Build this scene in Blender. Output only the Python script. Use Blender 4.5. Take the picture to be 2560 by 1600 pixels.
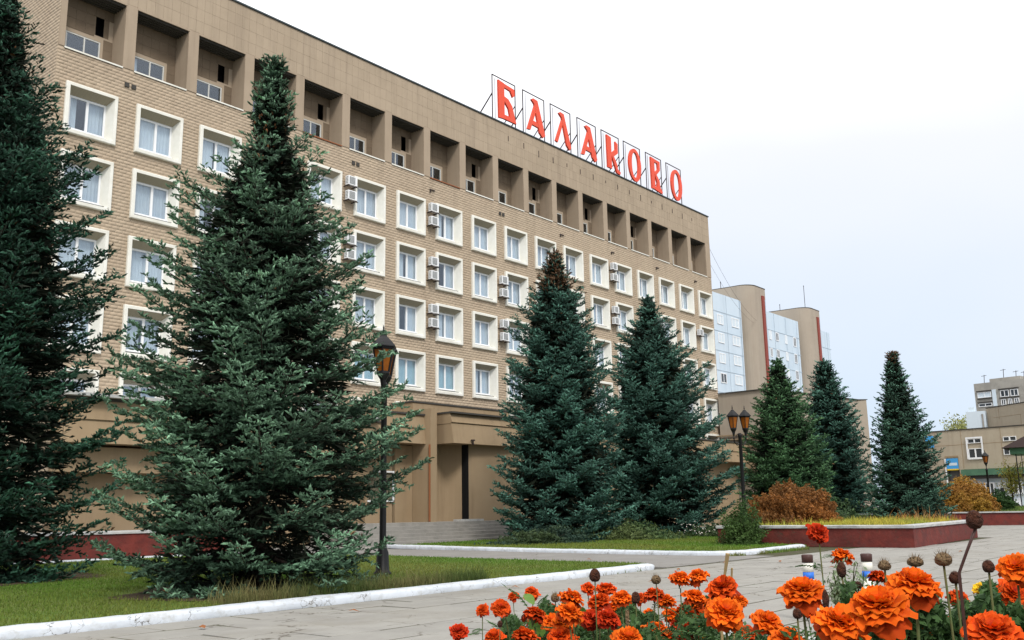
import bpy, math, random
import numpy as np
from mathutils import Vector, Matrix
for o in list(bpy.data.objects): bpy.data.objects.remove(o)
S = bpy.context.scene
col = S.collection
R = math.radians
rnd = random.Random(7)
nr = np.random.default_rng(11)

# ---------------------------------------------------------------- camera
EYE = 1.4; FPX = 2379.9
YAW, PITCH, ROLL = R(50.25546), R(11.33959), R(-0.96061)
cf = np.array([math.sin(YAW)*math.cos(PITCH), math.cos(YAW)*math.cos(PITCH), math.sin(PITCH)])
cr0 = np.array([math.cos(YAW), -math.sin(YAW), 0.]); cu0 = np.cross(cr0, cf)
cr = math.cos(ROLL)*cr0 + math.sin(ROLL)*cu0; cu = -math.sin(ROLL)*cr0 + math.cos(ROLL)*cu0
cam = bpy.data.objects.new('camera', bpy.data.cameras.new('camera')); col.objects.link(cam)
m = Matrix.Identity(4)
for i in range(3): m[i][0] = cr[i]; m[i][1] = cu[i]; m[i][2] = -cf[i]
m[2][3] = EYE; cam.matrix_world = m
cam.data.sensor_width = 36; cam.data.lens = 36*FPX/2560; cam.data.clip_start = .05; cam.data.clip_end = 3000
S.camera = cam
def spot(x, y, t):            # the point seen at photo pixel (x,y) at a depth of t metres
    d = cf + cr*(x-1280)/FPX - cu*(y-800)/FPX
    return np.array([0, 0, EYE]) + d*t
def seen(p):
    d = np.array(p, float)-np.array([0, 0, EYE]); z = d@cf
    if z < .2: return None
    return 1280+FPX*(d@cr)/z, 800-FPX*(d@cu)/z, z

# ---------------------------------------------------------------- sky, sun, exposure
SUN_EL, SUN_AZ = 46, 212      # azimuth clockwise from +Y: behind and to the left of the camera
W = bpy.data.worlds.new('World'); S.world = W; W.use_nodes = True
wn = W.node_tree.nodes; wl = W.node_tree.links; wn.clear()
out = wn.new('ShaderNodeOutputWorld'); bg = wn.new('ShaderNodeBackground'); wl.new(bg.outputs[0], out.inputs[0])
bg.inputs[1].default_value = .1
sky = wn.new('ShaderNodeTexSky'); sky.sky_type = 'NISHITA'; sky.sun_disc = False
sky.sun_elevation = R(SUN_EL); sky.sun_rotation = R(SUN_AZ)
tc = wn.new('ShaderNodeTexCoord'); sp = wn.new('ShaderNodeSeparateXYZ'); wl.new(tc.outputs['Generated'], sp.inputs[0])
nz = wn.new('ShaderNodeTexNoise'); nz.inputs['Scale'].default_value = 1.6; nz.inputs['Detail'].default_value = 3
mp = wn.new('ShaderNodeMapping'); mp.inputs['Scale'].default_value = (1, 1, 2.4); wl.new(tc.outputs['Generated'], mp.inputs[0]); wl.new(mp.outputs[0], nz.inputs[0])
ma = wn.new('ShaderNodeMath'); ma.operation = 'MULTIPLY_ADD'; wl.new(nz.outputs[0], ma.inputs[0]); ma.inputs[1].default_value = .22; wl.new(sp.outputs[2], ma.inputs[2])
rp = wn.new('ShaderNodeValToRGB'); wl.new(ma.outputs[0], rp.inputs[0])
e = rp.color_ramp.elements; e[0].position = .20; e[0].color = (.43, .50, .59, 1); e[1].position = .66; e[1].color = (1, 1, 1, 1)
e2 = rp.color_ramp.elements.new(.42); e2.color = (.59, .60, .64, 1)
sc = wn.new('ShaderNodeMixRGB'); sc.blend_type = 'MULTIPLY'; sc.inputs[0].default_value = 1; wl.new(rp.outputs[0], sc.inputs[1]); sc.inputs[2].default_value = (11, 11, 11, 1)
mx = wn.new('ShaderNodeMixRGB'); mx.inputs[0].default_value = .93; wl.new(sky.outputs[0], mx.inputs[1]); wl.new(sc.outputs[0], mx.inputs[2]); wl.new(mx.outputs[0], bg.inputs[0])
sun = bpy.data.objects.new('sun', bpy.data.lights.new('sun', 'SUN')); col.objects.link(sun)
sun.data.energy = 1.5; sun.data.angle = R(12); sun.data.color = (1, .96, .9)
az = R(SUN_AZ); sd = Vector((math.sin(az)*math.cos(R(SUN_EL)), math.cos(az)*math.cos(R(SUN_EL)), math.sin(R(SUN_EL))))
sun.rotation_euler = sd.to_track_quat('Z', 'Y').to_euler(); sun.location = (0, 0, 40)
S.view_settings.view_transform = 'Standard'; S.view_settings.look = 'None'; S.view_settings.exposure = 0.62; S.view_settings.gamma = 1
S.view_settings.use_curve_mapping = False
S.render.engine = 'CYCLES'
S.cycles.max_bounces = 6; S.cycles.transparent_max_bounces = 8

# ---------------------------------------------------------------- materials
MATS = {}
def mat(name, c, rough=.8, var=0, c2=None, scale=3, bump=0, bscale=30, island=0, metal=0, spec=.3, dirt=0, dirtc=(.08, .06, .045), dscale=.8, attr=None, trans=0, detail=5, stretch=None, streak=False, crack=None):
    """c base, c2 second pigment mixed by noise, island = brightness spread from piece to piece, dirt = stains"""
    M = bpy.data.materials.new(name); M.use_nodes = True; MATS[name] = M
    n = M.node_tree.nodes; l = M.node_tree.links; b = n['Principled BSDF']
    b.inputs['Roughness'].default_value = rough; b.inputs['Metallic'].default_value = metal; b.inputs['Specular IOR Level'].default_value = spec
    tc = n.new('ShaderNodeTexCoord'); src = tc.outputs['Object']
    if stretch:
        mp = n.new('ShaderNodeMapping'); mp.inputs['Scale'].default_value = stretch; l.new(src, mp.inputs[0]); src = mp.outputs[0]
    if attr:
        a = n.new('ShaderNodeAttribute'); a.attribute_name = attr; cur = a.outputs['Color']
    else:
        r = n.new('ShaderNodeRGB'); r.outputs[0].default_value = (*c, 1); cur = r.outputs[0]
    if c2 is not None:
        nz = n.new('ShaderNodeTexNoise'); nz.inputs['Scale'].default_value = scale; nz.inputs['Detail'].default_value = detail; nz.inputs['Roughness'].default_value = .65; l.new(src, nz.inputs[0])
        rr = n.new('ShaderNodeValToRGB'); rr.color_ramp.elements[0].position = .38; rr.color_ramp.elements[1].position = .62; l.new(nz.outputs[0], rr.inputs[0])
        mx = n.new('ShaderNodeMixRGB'); l.new(rr.outputs[0], mx.inputs[0]); l.new(cur, mx.inputs[1]); mx.inputs[2].default_value = (*c2, 1); cur = mx.outputs[0]
    if island:
        g = n.new('ShaderNodeNewGeometry'); mr = n.new('ShaderNodeMapRange'); l.new(g.outputs['Random Per Island'], mr.inputs[0])
        mr.inputs[3].default_value = 1-island; mr.inputs[4].default_value = 1+island
        oi = n.new('ShaderNodeObjectInfo'); mr2 = n.new('ShaderNodeMapRange'); l.new(oi.outputs['Random'], mr2.inputs[0]); mr2.inputs[3].default_value = 1-island*.5; mr2.inputs[4].default_value = 1+island*.5
        mm = n.new('ShaderNodeMath'); mm.operation = 'MULTIPLY'; l.new(mr.outputs[0], mm.inputs[0]); l.new(mr2.outputs[0], mm.inputs[1])
        vm = n.new('ShaderNodeVectorMath'); vm.operation = 'SCALE'; l.new(cur, vm.inputs[0]); l.new(mm.outputs[0], vm.inputs['Scale']); cur = vm.outputs[0]
    if dirt:
        nz = n.new('ShaderNodeTexNoise'); nz.inputs['Scale'].default_value = dscale; nz.inputs['Detail'].default_value = 8; nz.inputs['Roughness'].default_value = .7
        if streak:
            mp = n.new('ShaderNodeMapping'); mp.inputs['Scale'].default_value = (2.2, 2.2, .13); l.new(tc.outputs['Object'], mp.inputs[0]); l.new(mp.outputs[0], nz.inputs[0])
        else: l.new(src, nz.inputs[0])
        rr = n.new('ShaderNodeMapRange'); rr.inputs[1].default_value = .5; rr.inputs[2].default_value = .78; rr.inputs[4].default_value = dirt; l.new(nz.outputs[0], rr.inputs[0])
        mx = n.new('ShaderNodeMixRGB'); l.new(rr.outputs[0], mx.inputs[0]); l.new(cur, mx.inputs[1]); mx.inputs[2].default_value = (*dirtc, 1); cur = mx.outputs[0]
    if crack:
        vo = n.new('ShaderNodeTexVoronoi'); vo.feature = 'DISTANCE_TO_EDGE'; vo.inputs['Scale'].default_value = crack[0]
        wz = n.new('ShaderNodeTexNoise'); wz.inputs['Scale'].default_value = crack[0]*2.5; wz.inputs['Detail'].default_value = 4; l.new(src, wz.inputs[0])
        wm = n.new('ShaderNodeMixRGB'); wm.blend_type = 'LINEAR_LIGHT'; wm.inputs[0].default_value = .25; l.new(src, wm.inputs[1]); l.new(wz.outputs['Color'], wm.inputs[2]); l.new(wm.outputs[0], vo.inputs[0])
        c1 = n.new('ShaderNodeMapRange'); c1.inputs[1].default_value = 0; c1.inputs[2].default_value = crack[1]; c1.inputs[3].default_value = 1; c1.inputs[4].default_value = 0; l.new(vo.outputs['Distance'], c1.inputs[0])
        mk = n.new('ShaderNodeTexNoise'); mk.inputs['Scale'].default_value = crack[0]*.9; mk.inputs['Detail'].default_value = 3; l.new(src, mk.inputs[0])
        m2 = n.new('ShaderNodeMapRange'); m2.inputs[1].default_value = .50; m2.inputs[2].default_value = .60; l.new(mk.outputs[0], m2.inputs[0])
        mm = n.new('ShaderNodeMath'); mm.operation = 'MULTIPLY'; l.new(c1.outputs[0], mm.inputs[0]); l.new(m2.outputs[0], mm.inputs[1])
        mx = n.new('ShaderNodeMixRGB'); l.new(mm.outputs[0], mx.inputs[0]); l.new(cur, mx.inputs[1]); mx.inputs[2].default_value = (.06, .045, .03, 1); cur = mx.outputs[0]
    l.new(cur, b.inputs['Base Color'])
    if bump:
        nz = n.new('ShaderNodeTexNoise'); nz.inputs['Scale'].default_value = bscale; nz.inputs['Detail'].default_value = 6; l.new(src, nz.inputs[0])
        bp = n.new('ShaderNodeBump'); bp.inputs['Strength'].default_value = bump; bp.inputs['Distance'].default_value = .02; l.new(nz.outputs[0], bp.inputs['Height']); l.new(bp.outputs[0], b.inputs['Normal'])
    if trans:
        tr = n.new('ShaderNodeBsdfTranslucent'); l.new(cur, tr.inputs[0]); ms = n.new('ShaderNodeMixShader'); ms.inputs[0].default_value = trans
        l.new(b.outputs[0], ms.inputs[1]); l.new(tr.outputs[0], ms.inputs[2]); l.new(ms.outputs[0], n['Material Output'].inputs[0])
    return M
TAN = (.45, .36, .262)
mat('brick_tan', TAN, .9, c2=(.42, .33, .24), scale=.5, island=.055, bump=.35, bscale=14, dirt=.45, dirtc=(.22, .17, .12), dscale=.7, streak=True)
mat('mortar', (.40, .32, .235), .95, bump=.3)
mat('tile_tan', (.39, .31, .225), .85, c2=(.36, .285, .205), scale=.6, island=.05, bump=.2, bscale=20, dirt=.5, dirtc=(.2, .155, .115), dscale=.8, streak=True)
mat('render_tan', (.38, .30, .22), .9, c2=(.35, .275, .20), scale=.7, bump=.3, bscale=25, dirt=.45, dirtc=(.18, .14, .10), dscale=.8, streak=True)
mat('portal_tan', (.34, .25, .155), .85, c2=(.31, .225, .135), scale=.5, bump=.15, bscale=25, dirt=.55, dirtc=(.16, .11, .07), dscale=.8, streak=True)
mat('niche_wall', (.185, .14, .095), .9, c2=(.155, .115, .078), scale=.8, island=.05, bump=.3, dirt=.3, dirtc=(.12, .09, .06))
mat('frame_white', (.80, .79, .73), .7, c2=(.74, .73, .66), scale=1.2, bump=.12, bscale=30, dirt=.35, dirtc=(.55, .50, .40), dscale=1.3)
mat('plastic_white', (.82, .83, .84), .4, spec=.4)
mat('old_white', (.62, .62, .58), .6, dirt=.4, dirtc=(.3, .27, .22), dscale=3)
mat('corrugated', (.42, .37, .275), .7)
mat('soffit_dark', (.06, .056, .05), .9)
mat('void', (.006, .006, .006), 1)
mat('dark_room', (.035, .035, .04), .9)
mat('curtain', (.82, .84, .84), .9, c2=(.74, .78, .81), scale=1.5, island=.12, trans=.2)
mat('curtain_teal', (.55, .74, .76), .9, c2=(.48, .68, .72), scale=2, trans=.2)
mat('flashing', (.05, .065, .07), .5, metal=.3)
mat('sign_red', (.80, .075, .03), .5, c2=(.70, .085, .04), scale=2)
mat('sign_back', (.72, .72, .74), .5)
mat('steel_dark', (.045, .032, .03), .6, metal=.4)
mat('black_iron', (.012, .012, .013), .45, metal=.3)
mat('amber', (.36, .115, .012), .35, c2=(.26, .075, .008), scale=4, trans=.25)
mat('kerb_white', (.57, .605, .65), .8, crack=(2.2, .018), c2=(.51, .545, .59), scale=2.5, bump=.5, bscale=9, dirt=.8, dirtc=(.30, .28, .23), dscale=5.5, detail=8)
mat('concrete', (.30, .285, .26), .9, c2=(.25, .24, .22), scale=1.5, bump=.5, bscale=12, dirt=.5, dirtc=(.12, .11, .09), dscale=1.1)
mat('slab', (.285, .275, .25), .85, crack=(1.1, .018), c2=(.25, .24, .22), scale=1.3, island=.09, bump=.5, bscale=11, dirt=.75, dirtc=(.19, .17, .135), dscale=.55)
mat('joint_earth', (.07, .055, .035), 1, c2=(.05, .06, .02), scale=3, bump=.6)
mat('asphalt', (.23, .22, .205), .9, crack=(.6, .012), c2=(.20, .19, .18), scale=.8, bump=.6, bscale=25, dirt=.5, dirtc=(.15, .14, .12), dscale=.7)
mat('earth', (.11, .09, .055), 1, c2=(.07, .09, .03), scale=.6, bump=.8)
mat('litter', (.05, .035, .02), 1, c2=(.08, .055, .03), scale=4, bump=1, bscale=40)
mat('turf', (.07, .13, .014), 1, c2=(.11, .13, .03), scale=.5, bump=1, bscale=30)
mat('grass', (.10, .17, .03), .8, attr='tint', island=.3, trans=.25)
mat('red_paint', (.165, .030, .022), .8, crack=(2.5, .03), c2=(.11, .022, .018), scale=2.2, bump=.9, bscale=9, dirt=.5, dirtc=(.07, .045, .04), dscale=2)
mat('coping', (.36, .37, .37), .85, c2=(.46, .46, .44), scale=1.8, bump=.8, bscale=10, dirt=.6, dirtc=(.16, .14, .13), dscale=2.5)
mat('bark', (.055, .04, .03), .95, c2=(.03, .022, .017), scale=12, bump=1, bscale=20, stretch=(1, 1, .25))
mat('needle', (.03, .06, .04), .75, attr='tint', island=.28, spec=.25)
mat('leaf', (.05, .1, .02), .7, attr='tint', island=.3, trans=.2)
mat('cone', (.13, .055, .02), .85, island=.3)
mat('petal', (.9, .2, .01), .75, attr='tint', island=.12, trans=.18, spec=.15)
mat('stem', (.05, .09, .02), .7, c2=(.09, .07, .02), scale=20)
mat('marigold_leaf', (.035, .085, .018), .65, island=.3, c2=(.05, .11, .03), scale=15, trans=.15)
mat('broad_leaf', (.16, .27, .05), .6, island=.25, c2=(.10, .2, .04), scale=15, trans=.25)
mat('seed_brown', (.10, .03, .012), .9, c2=(.055, .018, .01), scale=60, bump=1, bscale=200)
mat('seed_pale', (.28, .19, .10), .9, c2=(.16, .09, .045), scale=60, bump=1, bscale=200)
mat('dry_stalk', (.33, .23, .11), .8)
mat('blue_panel', (.52, .62, .71), .8, c2=(.55, .64, .72), scale=.4, island=.04, dirt=.5, dirtc=(.33, .42, .5), dscale=.5, streak=True)
mat('blue_joint', (.40, .48, .55), .9)
mat('tower_tan', (.38, .325, .26), .9, c2=(.355, .30, .24), scale=.4, bump=.15, dirt=.4, dirtc=(.22, .18, .14), dscale=.4, streak=True)
mat('red_strip', (.25, .055, .04), .7)
mat('beige_wall', (.43, .37, .28), .9, c2=(.40, .335, .25), scale=.6, dirt=.5, dirtc=(.24, .2, .15), dscale=.8, streak=True)
mat('grey_tower', (.36, .34, .30), .9, c2=(.30, .285, .255), scale=.6, dirt=.4, dirtc=(.2, .18, .16), dscale=.6)
mat('pale_blue', (.60, .68, .74), .7)
mat('green_band', (.09, .20, .12), .7, c2=(.07, .16, .10), scale=1)
mat('banner_blue', (.06, .33, .68), .6)
mat('banner_yellow', (.8, .55, .05), .6)
mat('dark_roof', (.03, .018, .016), .9, bump=.4)
mat('car_white', (.8, .82, .85), .25, spec=.6)
mat('car_glass', (.03, .04, .05), .1, spec=.7)
mat('tyre', (.015, .015, .015), .9)
mat('blue_paint', (.03, .16, .62), .5)
mat('brown_cap', (.06, .025, .02), .5)
mat('cream_paint', (.72, .70, .62), .5)
mat('ac_grille', (.16, .17, .17), .7)
mat('orange_rail', (.25, .09, .035), .7)
mat('leaf_dry', (.24, .09, .03), .9)
mat('room_wall', (.12, .12, .12), .9)
# glass: a thin pane that mirrors the sky and lets the curtain behind show through
G = bpy.data.materials.new('glass'); G.use_nodes = True; MATS['glass'] = G
n = G.node_tree.nodes; l = G.node_tree.links; n.remove(n['Principled BSDF'])
tr = n.new('ShaderNodeBsdfTransparent'); tr.inputs[0].default_value = (.88, .92, .95, 1)
gl = n.new('ShaderNodeBsdfGlossy'); gl.inputs['Roughness'].default_value = .03; gl.inputs[0].default_value = (.85, .92, 1, 1)
lw = n.new('ShaderNodeLayerWeight'); pw = n.new('ShaderNodeMath'); pw.operation = 'POWER'; l.new(lw.outputs['Facing'], pw.inputs[0]); pw.inputs[1].default_value = 4
fr = n.new('ShaderNodeMath'); fr.operation = 'MULTIPLY_ADD'; l.new(pw.outputs[0], fr.inputs[0]); fr.inputs[1].default_value = .8; fr.inputs[2].default_value = .08; ms = n.new('ShaderNodeMixShader')
l.new(fr.outputs[0], ms.inputs[0]); l.new(tr.outputs[0], ms.inputs[1]); l.new(gl.outputs[0], ms.inputs[2]); l.new(ms.outputs[0], n['Material Output'].inputs[0])

# ---------------------------------------------------------------- mesh helpers
class MB:
    def __init__(s): s.v = []; s.f = []; s.c = None
    def add(s, vs, fs):
        o = len(s.v); s.v += [tuple(map(float, p)) for p in vs]; s.f += [tuple(i+o for i in f) for f in fs]; return s
    def box(s, x0, x1, y0, y1, z0, z1):
        return s.add([(x0, y0, z0), (x1, y0, z0), (x1, y1, z0), (x0, y1, z0), (x0, y0, z1), (x1, y0, z1), (x1, y1, z1), (x0, y1, z1)],
                     [(0, 3, 2, 1), (4, 5, 6, 7), (0, 1, 5, 4), (1, 2, 6, 5), (2, 3, 7, 6), (3, 0, 4, 7)])
    def fbox(s, fr, u0, u1, w0, w1, z0, z1):      # box in a wall frame: u along, w outward, z up
        P = [fr(u, w, z) for z in (z0, z1) for (u, w) in ((u0, w0), (u1, w0), (u1, w1), (u0, w1))]
        return s.add(P, [(0, 3, 2, 1), (4, 5, 6, 7), (0, 1, 5, 4), (1, 2, 6, 5), (2, 3, 7, 6), (3, 0, 4, 7)])
    def prism(s, poly, z0, z1):
        k = len(poly); vs = [(x, y, z0) for x, y in poly]+[(x, y, z1) for x, y in poly]
        return s.add(vs, [tuple(range(k-1, -1, -1)), tuple(range(k, 2*k))]+[(i, (i+1) % k, (i+1) % k+k, i+k) for i in range(k)])
    def tube(s, pts, rad, n=6, cap=True):
        pts = [np.array(p, float) for p in pts]; k = len(pts)
        if not hasattr(rad, '__len__'): rad = [rad]*k
        vs = []
        for i, p in enumerate(pts):
            d = pts[min(i+1, k-1)]-pts[max(i-1, 0)]; d = d/(np.linalg.norm(d)+1e-9)
            a = np.cross(d, (0, 0, 1) if abs(d[2]) < .9 else (1, 0, 0)); a /= np.linalg.norm(a); b = np.cross(d, a)
            for j in range(n):
                t = 2*math.pi*j/n; vs.append(p+rad[i]*(a*math.cos(t)+b*math.sin(t)))
        fs = [(i*n+j, i*n+(j+1) % n, (i+1)*n+(j+1) % n, (i+1)*n+j) for i in range(k-1) for j in range(n)]
        if cap: fs += [tuple(range(n-1, -1, -1)), tuple((k-1)*n+j for j in range(n))]
        return s.add(vs, fs)
    def lathe(s, prof, n=12, c=(0, 0, 0), rot=0):
        vs = [(c[0]+r*math.cos(2*math.pi*j/n+rot), c[1]+r*math.sin(2*math.pi*j/n+rot), c[2]+z) for r, z in prof for j in range(n)]
        k = len(prof)
        fs = [(i*n+j, i*n+(j+1) % n, (i+1)*n+(j+1) % n, (i+1)*n+j) for i in range(k-1) for j in range(n)]
        fs += [tuple(range(n-1, -1, -1)), tuple((k-1)*n+j for j in range(n))]
        return s.add(vs, fs)
    def mesh(s, name):
        me = bpy.data.meshes.new(name); me.from_pydata(s.v, [], s.f); me.update(); return me
    def build(s, name, mt, parent=None, smooth=False, **kw):
        return link(s.mesh(name), name, mt, parent, smooth, **kw)
def link(me, name, mt, parent=None, smooth=False, loc=None, rot=None, **kw):
    if mt and not me.materials: me.materials.append(MATS[mt])
    if smooth: me.polygons.foreach_set('use_smooth', [True]*len(me.polygons))
    o = bpy.data.objects.new(name, me); col.objects.link(o)
    if parent: o.parent = parent
    if loc is not None: o.location = loc
    if rot is not None: o.rotation_euler = rot
    for k, v in kw.items(): o[k] = v
    return o
def npmesh(name, V, F, tint=None):
    """V (n,3), F (m,k) with one k; tint (m,3) colour per face"""
    me = bpy.data.meshes.new(name); m_, k = F.shape
    me.vertices.add(len(V)); me.vertices.foreach_set('co', np.ascontiguousarray(V, np.float32).ravel())
    me.loops.add(m_*k); me.loops.foreach_set('vertex_index', np.ascontiguousarray(F, np.int32).ravel())
    me.polygons.add(m_); me.polygons.foreach_set('loop_start', np.arange(0, m_*k, k, dtype=np.int32))
    try: me.polygons.foreach_set('loop_total', np.full(m_, k, np.int32))
    except Exception: pass
    if tint is not None:
        a = me.attributes.new('tint', 'FLOAT_COLOR', 'FACE')
        c = np.ones((m_, 4), np.float32); c[:, :3] = tint; a.data.foreach_set('color', c.ravel())
    me.update(calc_edges=True); return me
def thing(name, label, cat, loc=(0, 0, 0), rz=0, group=None):
    o = bpy.data.objects.new(name, None); col.objects.link(o); o.location = tuple(map(float, loc)); o.rotation_euler = (0, 0, rz); o.empty_display_size = .2
    o['label'] = label; o['category'] = cat
    if group: o['group'] = group
    return o
def tag(o, label, cat, group=None):
    o['label'] = label; o['category'] = cat
    if group: o['group'] = group
    return o
def copy_tree(o, parent=None):
    c = o.copy(); col.objects.link(c); c.parent = parent
    for ch in [x for x in ORDER(o)]: copy_tree(ch, c)
    return c
def ORDER(o): return list(o.children)

# ================================================================= GROUND
MB().add([(-900, -900, -.06), (1500, -900, -.06), (1500, 1500, -.06), (-900, 1500, -.06)], [(0, 1, 2, 3)]).build('ground', 'asphalt', kind='structure')
MB().prism([(-14, -14), (110, -14), (110, 20), (65.4, 20), (26.5, 13.4), (26.5, 12.4), (-14, 12.4)], -.05, -.012).build('plaza', 'joint_earth', kind='structure')
plaza = bpy.data.objects['plaza']
MB().prism([(20.6, 12.4), (26.6, 12.4), (26.6, 34), (20.9, 34)], -.05, .002).build('crossing_path', 'asphalt', kind='structure')
MB().box(-14, 75, 29.9, 38, -.05, -.004).build('forecourt', 'concrete', kind='structure')
# paving slabs, each with its own size, tilt and worn corners
slabs = []
LY = .78; LX = 1.45
def in_planter(x, y): return (33.0 < x < 43.4 and 10.5 < y < 18) or (x > 62 and y > 20+(x-62)*-.9 and False)
for j in range(-14, 26):
    for i in range(-8, 60):
        x0 = i*LX+(.5*LX if j % 2 else 0)+1.0; y0 = 12.2-(j+1)*LY
        if j < 0:
            y0 = 12.2-(j+1)*LY
            if x0 < 33.8 and x0 > 0: continue
            if x0 <= 0: continue
        if in_planter(x0+.7, y0+.4): continue
        s_ = seen((x0+LX/2, y0+LY/2, 0))
        if s_ is None or s_[2] > 75: continue
        vis = -150 < s_[0] < 2700 and s_[1] < 1760
        if not vis and not (-1200 < s_[0] < 4200): continue
        slabs.append((0 if vis else 1, s_[2], x0, y0))
slabs.sort()
def slab_bm(mb, x0, y0, big):
    g = .015; q = rnd.uniform
    c = [(x0+g+q(0, .012), y0+g+q(0, .012)), (x0+LX-g-q(0, .012), y0+g+q(0, .012)), (x0+LX-g-q(0, .012), y0+LY-g-q(0, .012)), (x0+g+q(0, .012), y0+LY-g-q(0, .012))]
    h = q(-.007, .003); tx, ty = q(-.003, .003), q(-.003, .003)
    top = [(x, y, h+tx*(1 if k in (1, 2) else -1)+ty*(1 if k > 1 else -1)) for k, (x, y) in enumerate(c)]
    cx, cy = x0+LX/2, y0+LY/2; ins = [(cx+(x-cx)*(1-.018), cy+(y-cy)*(1-.03), z) for x, y, z in top]
    top = [(x, y, z-.006) for x, y, z in top]; bot = [(x, y, -.04) for x, y in c]
    mb.add(bot+top+ins, [(8, 9, 10, 11)]+[(k, (k+1) % 4, (k+1) % 4+4, k+4) for k in range(4)]+[(k+4, (k+1) % 4+4, (k+1) % 4+8, k+8) for k in range(4)])
for k in range(min(300, len(slabs))):
    mb = MB(); slab_bm(mb, slabs[k][2], slabs[k][3], 1); mb.build('paving_slab', 'slab', plaza)
mb = MB()
for s_ in slabs[300:]: slab_bm(mb, s_[2], s_[3], 0)
mb.build('far_paving_slabs', 'slab', plaza, kind='stuff')
# lawns
LA = [(-14, 12.55), (20.2, 12.55), (20.75, 13.2), (20.9, 16.8), (21.3, 22.6), (20.8, 30), (-14, 30)]
LB = [(27.9, 29.9), (26.5, 22), (26.15, 16.5), (26.3, 14.4), (27.2, 13.85), (32.9, 14.1), (33.0, 17.8), (43.6, 17.8), (62, 22), (71.5, 22), (71.5, 30), (40, 31)]
MB().prism(LA, -.04, .075).build('near_lawn', 'turf', kind='structure')
MB().prism(LB, -.04, .08).build('far_lawn', 'turf', kind='structure')
SPOTS = [(10.79, 15.16, 2.5), (8.69, 23.6, 3.2), (35.42, 26.75, 3.0), (42.5, 25.97, 3.0), (58.2, 26, 2.8)]
for (x_, y_, r_) in SPOTS[:4]:
    pg = [(x_+r_*(.92+.10*math.sin(3*a+x_)+.06*math.sin(7*a))*math.cos(a), y_+r_*(.92+.10*math.sin(3*a+x_)+.06*math.sin(7*a))*math.sin(a)) for a in np.linspace(0, 2*math.pi, 40, endpoint=False)]
    MB().add([(a, b, .086) for a, b in pg], [tuple(range(40))]).build('bare_soil', 'litter', kind='structure')  # needle litter, its dark tone also painting contact shade under the crown
def under(P):
    m_ = np.zeros(len(P), bool)
    for (x_, y_, r_) in SPOTS: m_ |= np.hypot(P[:, 0]-x_, P[:, 1]-y_) < r_*(.82+.25*nr.random(len(P)))
    return m_
def inside(poly, P):
    x, y = P[:, 0], P[:, 1]; r = np.zeros(len(P), bool); k = len(poly)
    for i in range(k):
        x1, y1 = poly[i]; x2, y2 = poly[(i+1) % k]
        c = ((y1 > y) != (y2 > y)) & (x < (x2-x1)*(y-y1)/((y2-y1)+1e-12)+x1); r ^= c
    return r
def noise2(P, s, seed=0):
    g = np.random.default_rng(seed); v = np.zeros(len(P))
    for k in range(6):
        a = g.uniform(0, 6.28); f = s*g.uniform(.5, 2); v += np.sin((P[:, 0]*math.cos(a)+P[:, 1]*math.sin(a))*f+g.uniform(0, 6.28))
    return v/6
def blades(name, P, z, h, w, cols, label=None, wild=0, parent=None, kind='stuff'):
    k = len(P); a = nr.uniform(0, 6.28, k); hh = h*nr.uniform(.5, 1.4, k)*(1+wild*nr.random(k)**4); ww = w*nr.uniform(.6, 1.3, k); lean = nr.uniform(0, .7, k)*hh; la = nr.uniform(0, 6.28, k)
    b = np.c_[P, np.full(k, z) if np.isscalar(z) else z]
    dx = np.c_[np.cos(a)*ww, np.sin(a)*ww, np.zeros(k)]
    tip = b+np.c_[np.cos(la)*lean, np.sin(la)*lean, hh]; mid = b+np.c_[np.cos(la)*lean*.3, np.sin(la)*lean*.3, hh*.55]
    V = np.stack([b-dx, b+dx, mid+dx*.7, tip, mid-dx*.7], 1).reshape(-1, 3)
    o = np.arange(k)[:, None]*5
    F = np.concatenate([o+np.array([[0, 1, 2]]), o+np.array([[0, 2, 4]]), o+np.array([[4, 2, 3]])])
    T = np.concatenate([cols]*3)
    ob = link(npmesh(name, V, F, T), name, 'grass', parent); ob['kind'] = kind
    return ob
def grasscol(P, base, dry, f, seed):
    n_ = np.clip(.5+noise2(P, f, seed)*1.1+nr.normal(0, .12, len(P)), 0, 1)[:, None]
    return np.array(base)*(1-n_)+np.array(dry)*n_
def scatter(poly, n_, tmax, near=1.0):
    xs = [p[0] for p in poly]; ys = [p[1] for p in poly]; P = np.c_[nr.uniform(min(xs), max(xs), n_), nr.uniform(min(ys), max(ys), n_)]
    P = P[inside(poly, P)]; d = np.c_[P, np.full(len(P), .1)]-np.array([0, 0, EYE]); z = d@cf; x = 1280+FPX*(d@cr)/z
    keep = (z > 2) & (x > -200) & (x < 2760) & (z < tmax) & (nr.random(len(P)) < np.clip(18/z, .12, 1)**near)
    return P[keep]
P = scatter(LA, 500000, 40, 1.4)[:95000]; P = P[~under(P)]
blades('lawn_grass', P, .07, .045, .0075, grasscol(P, (.07, .165, .014), (.155, .17, .035), .9, 3))
bpy.data.objects['lawn_grass'].parent = bpy.data.objects['near_lawn']
P = scatter(LB, 400000, 60)[:40000]; P = P[~under(P)]
blades('far_lawn_grass', P, .075, .06, .013, grasscol(P, (.085, .18, .016), (.155, .18, .03), .6, 5), parent=bpy.data.objects['far_lawn'])
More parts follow.
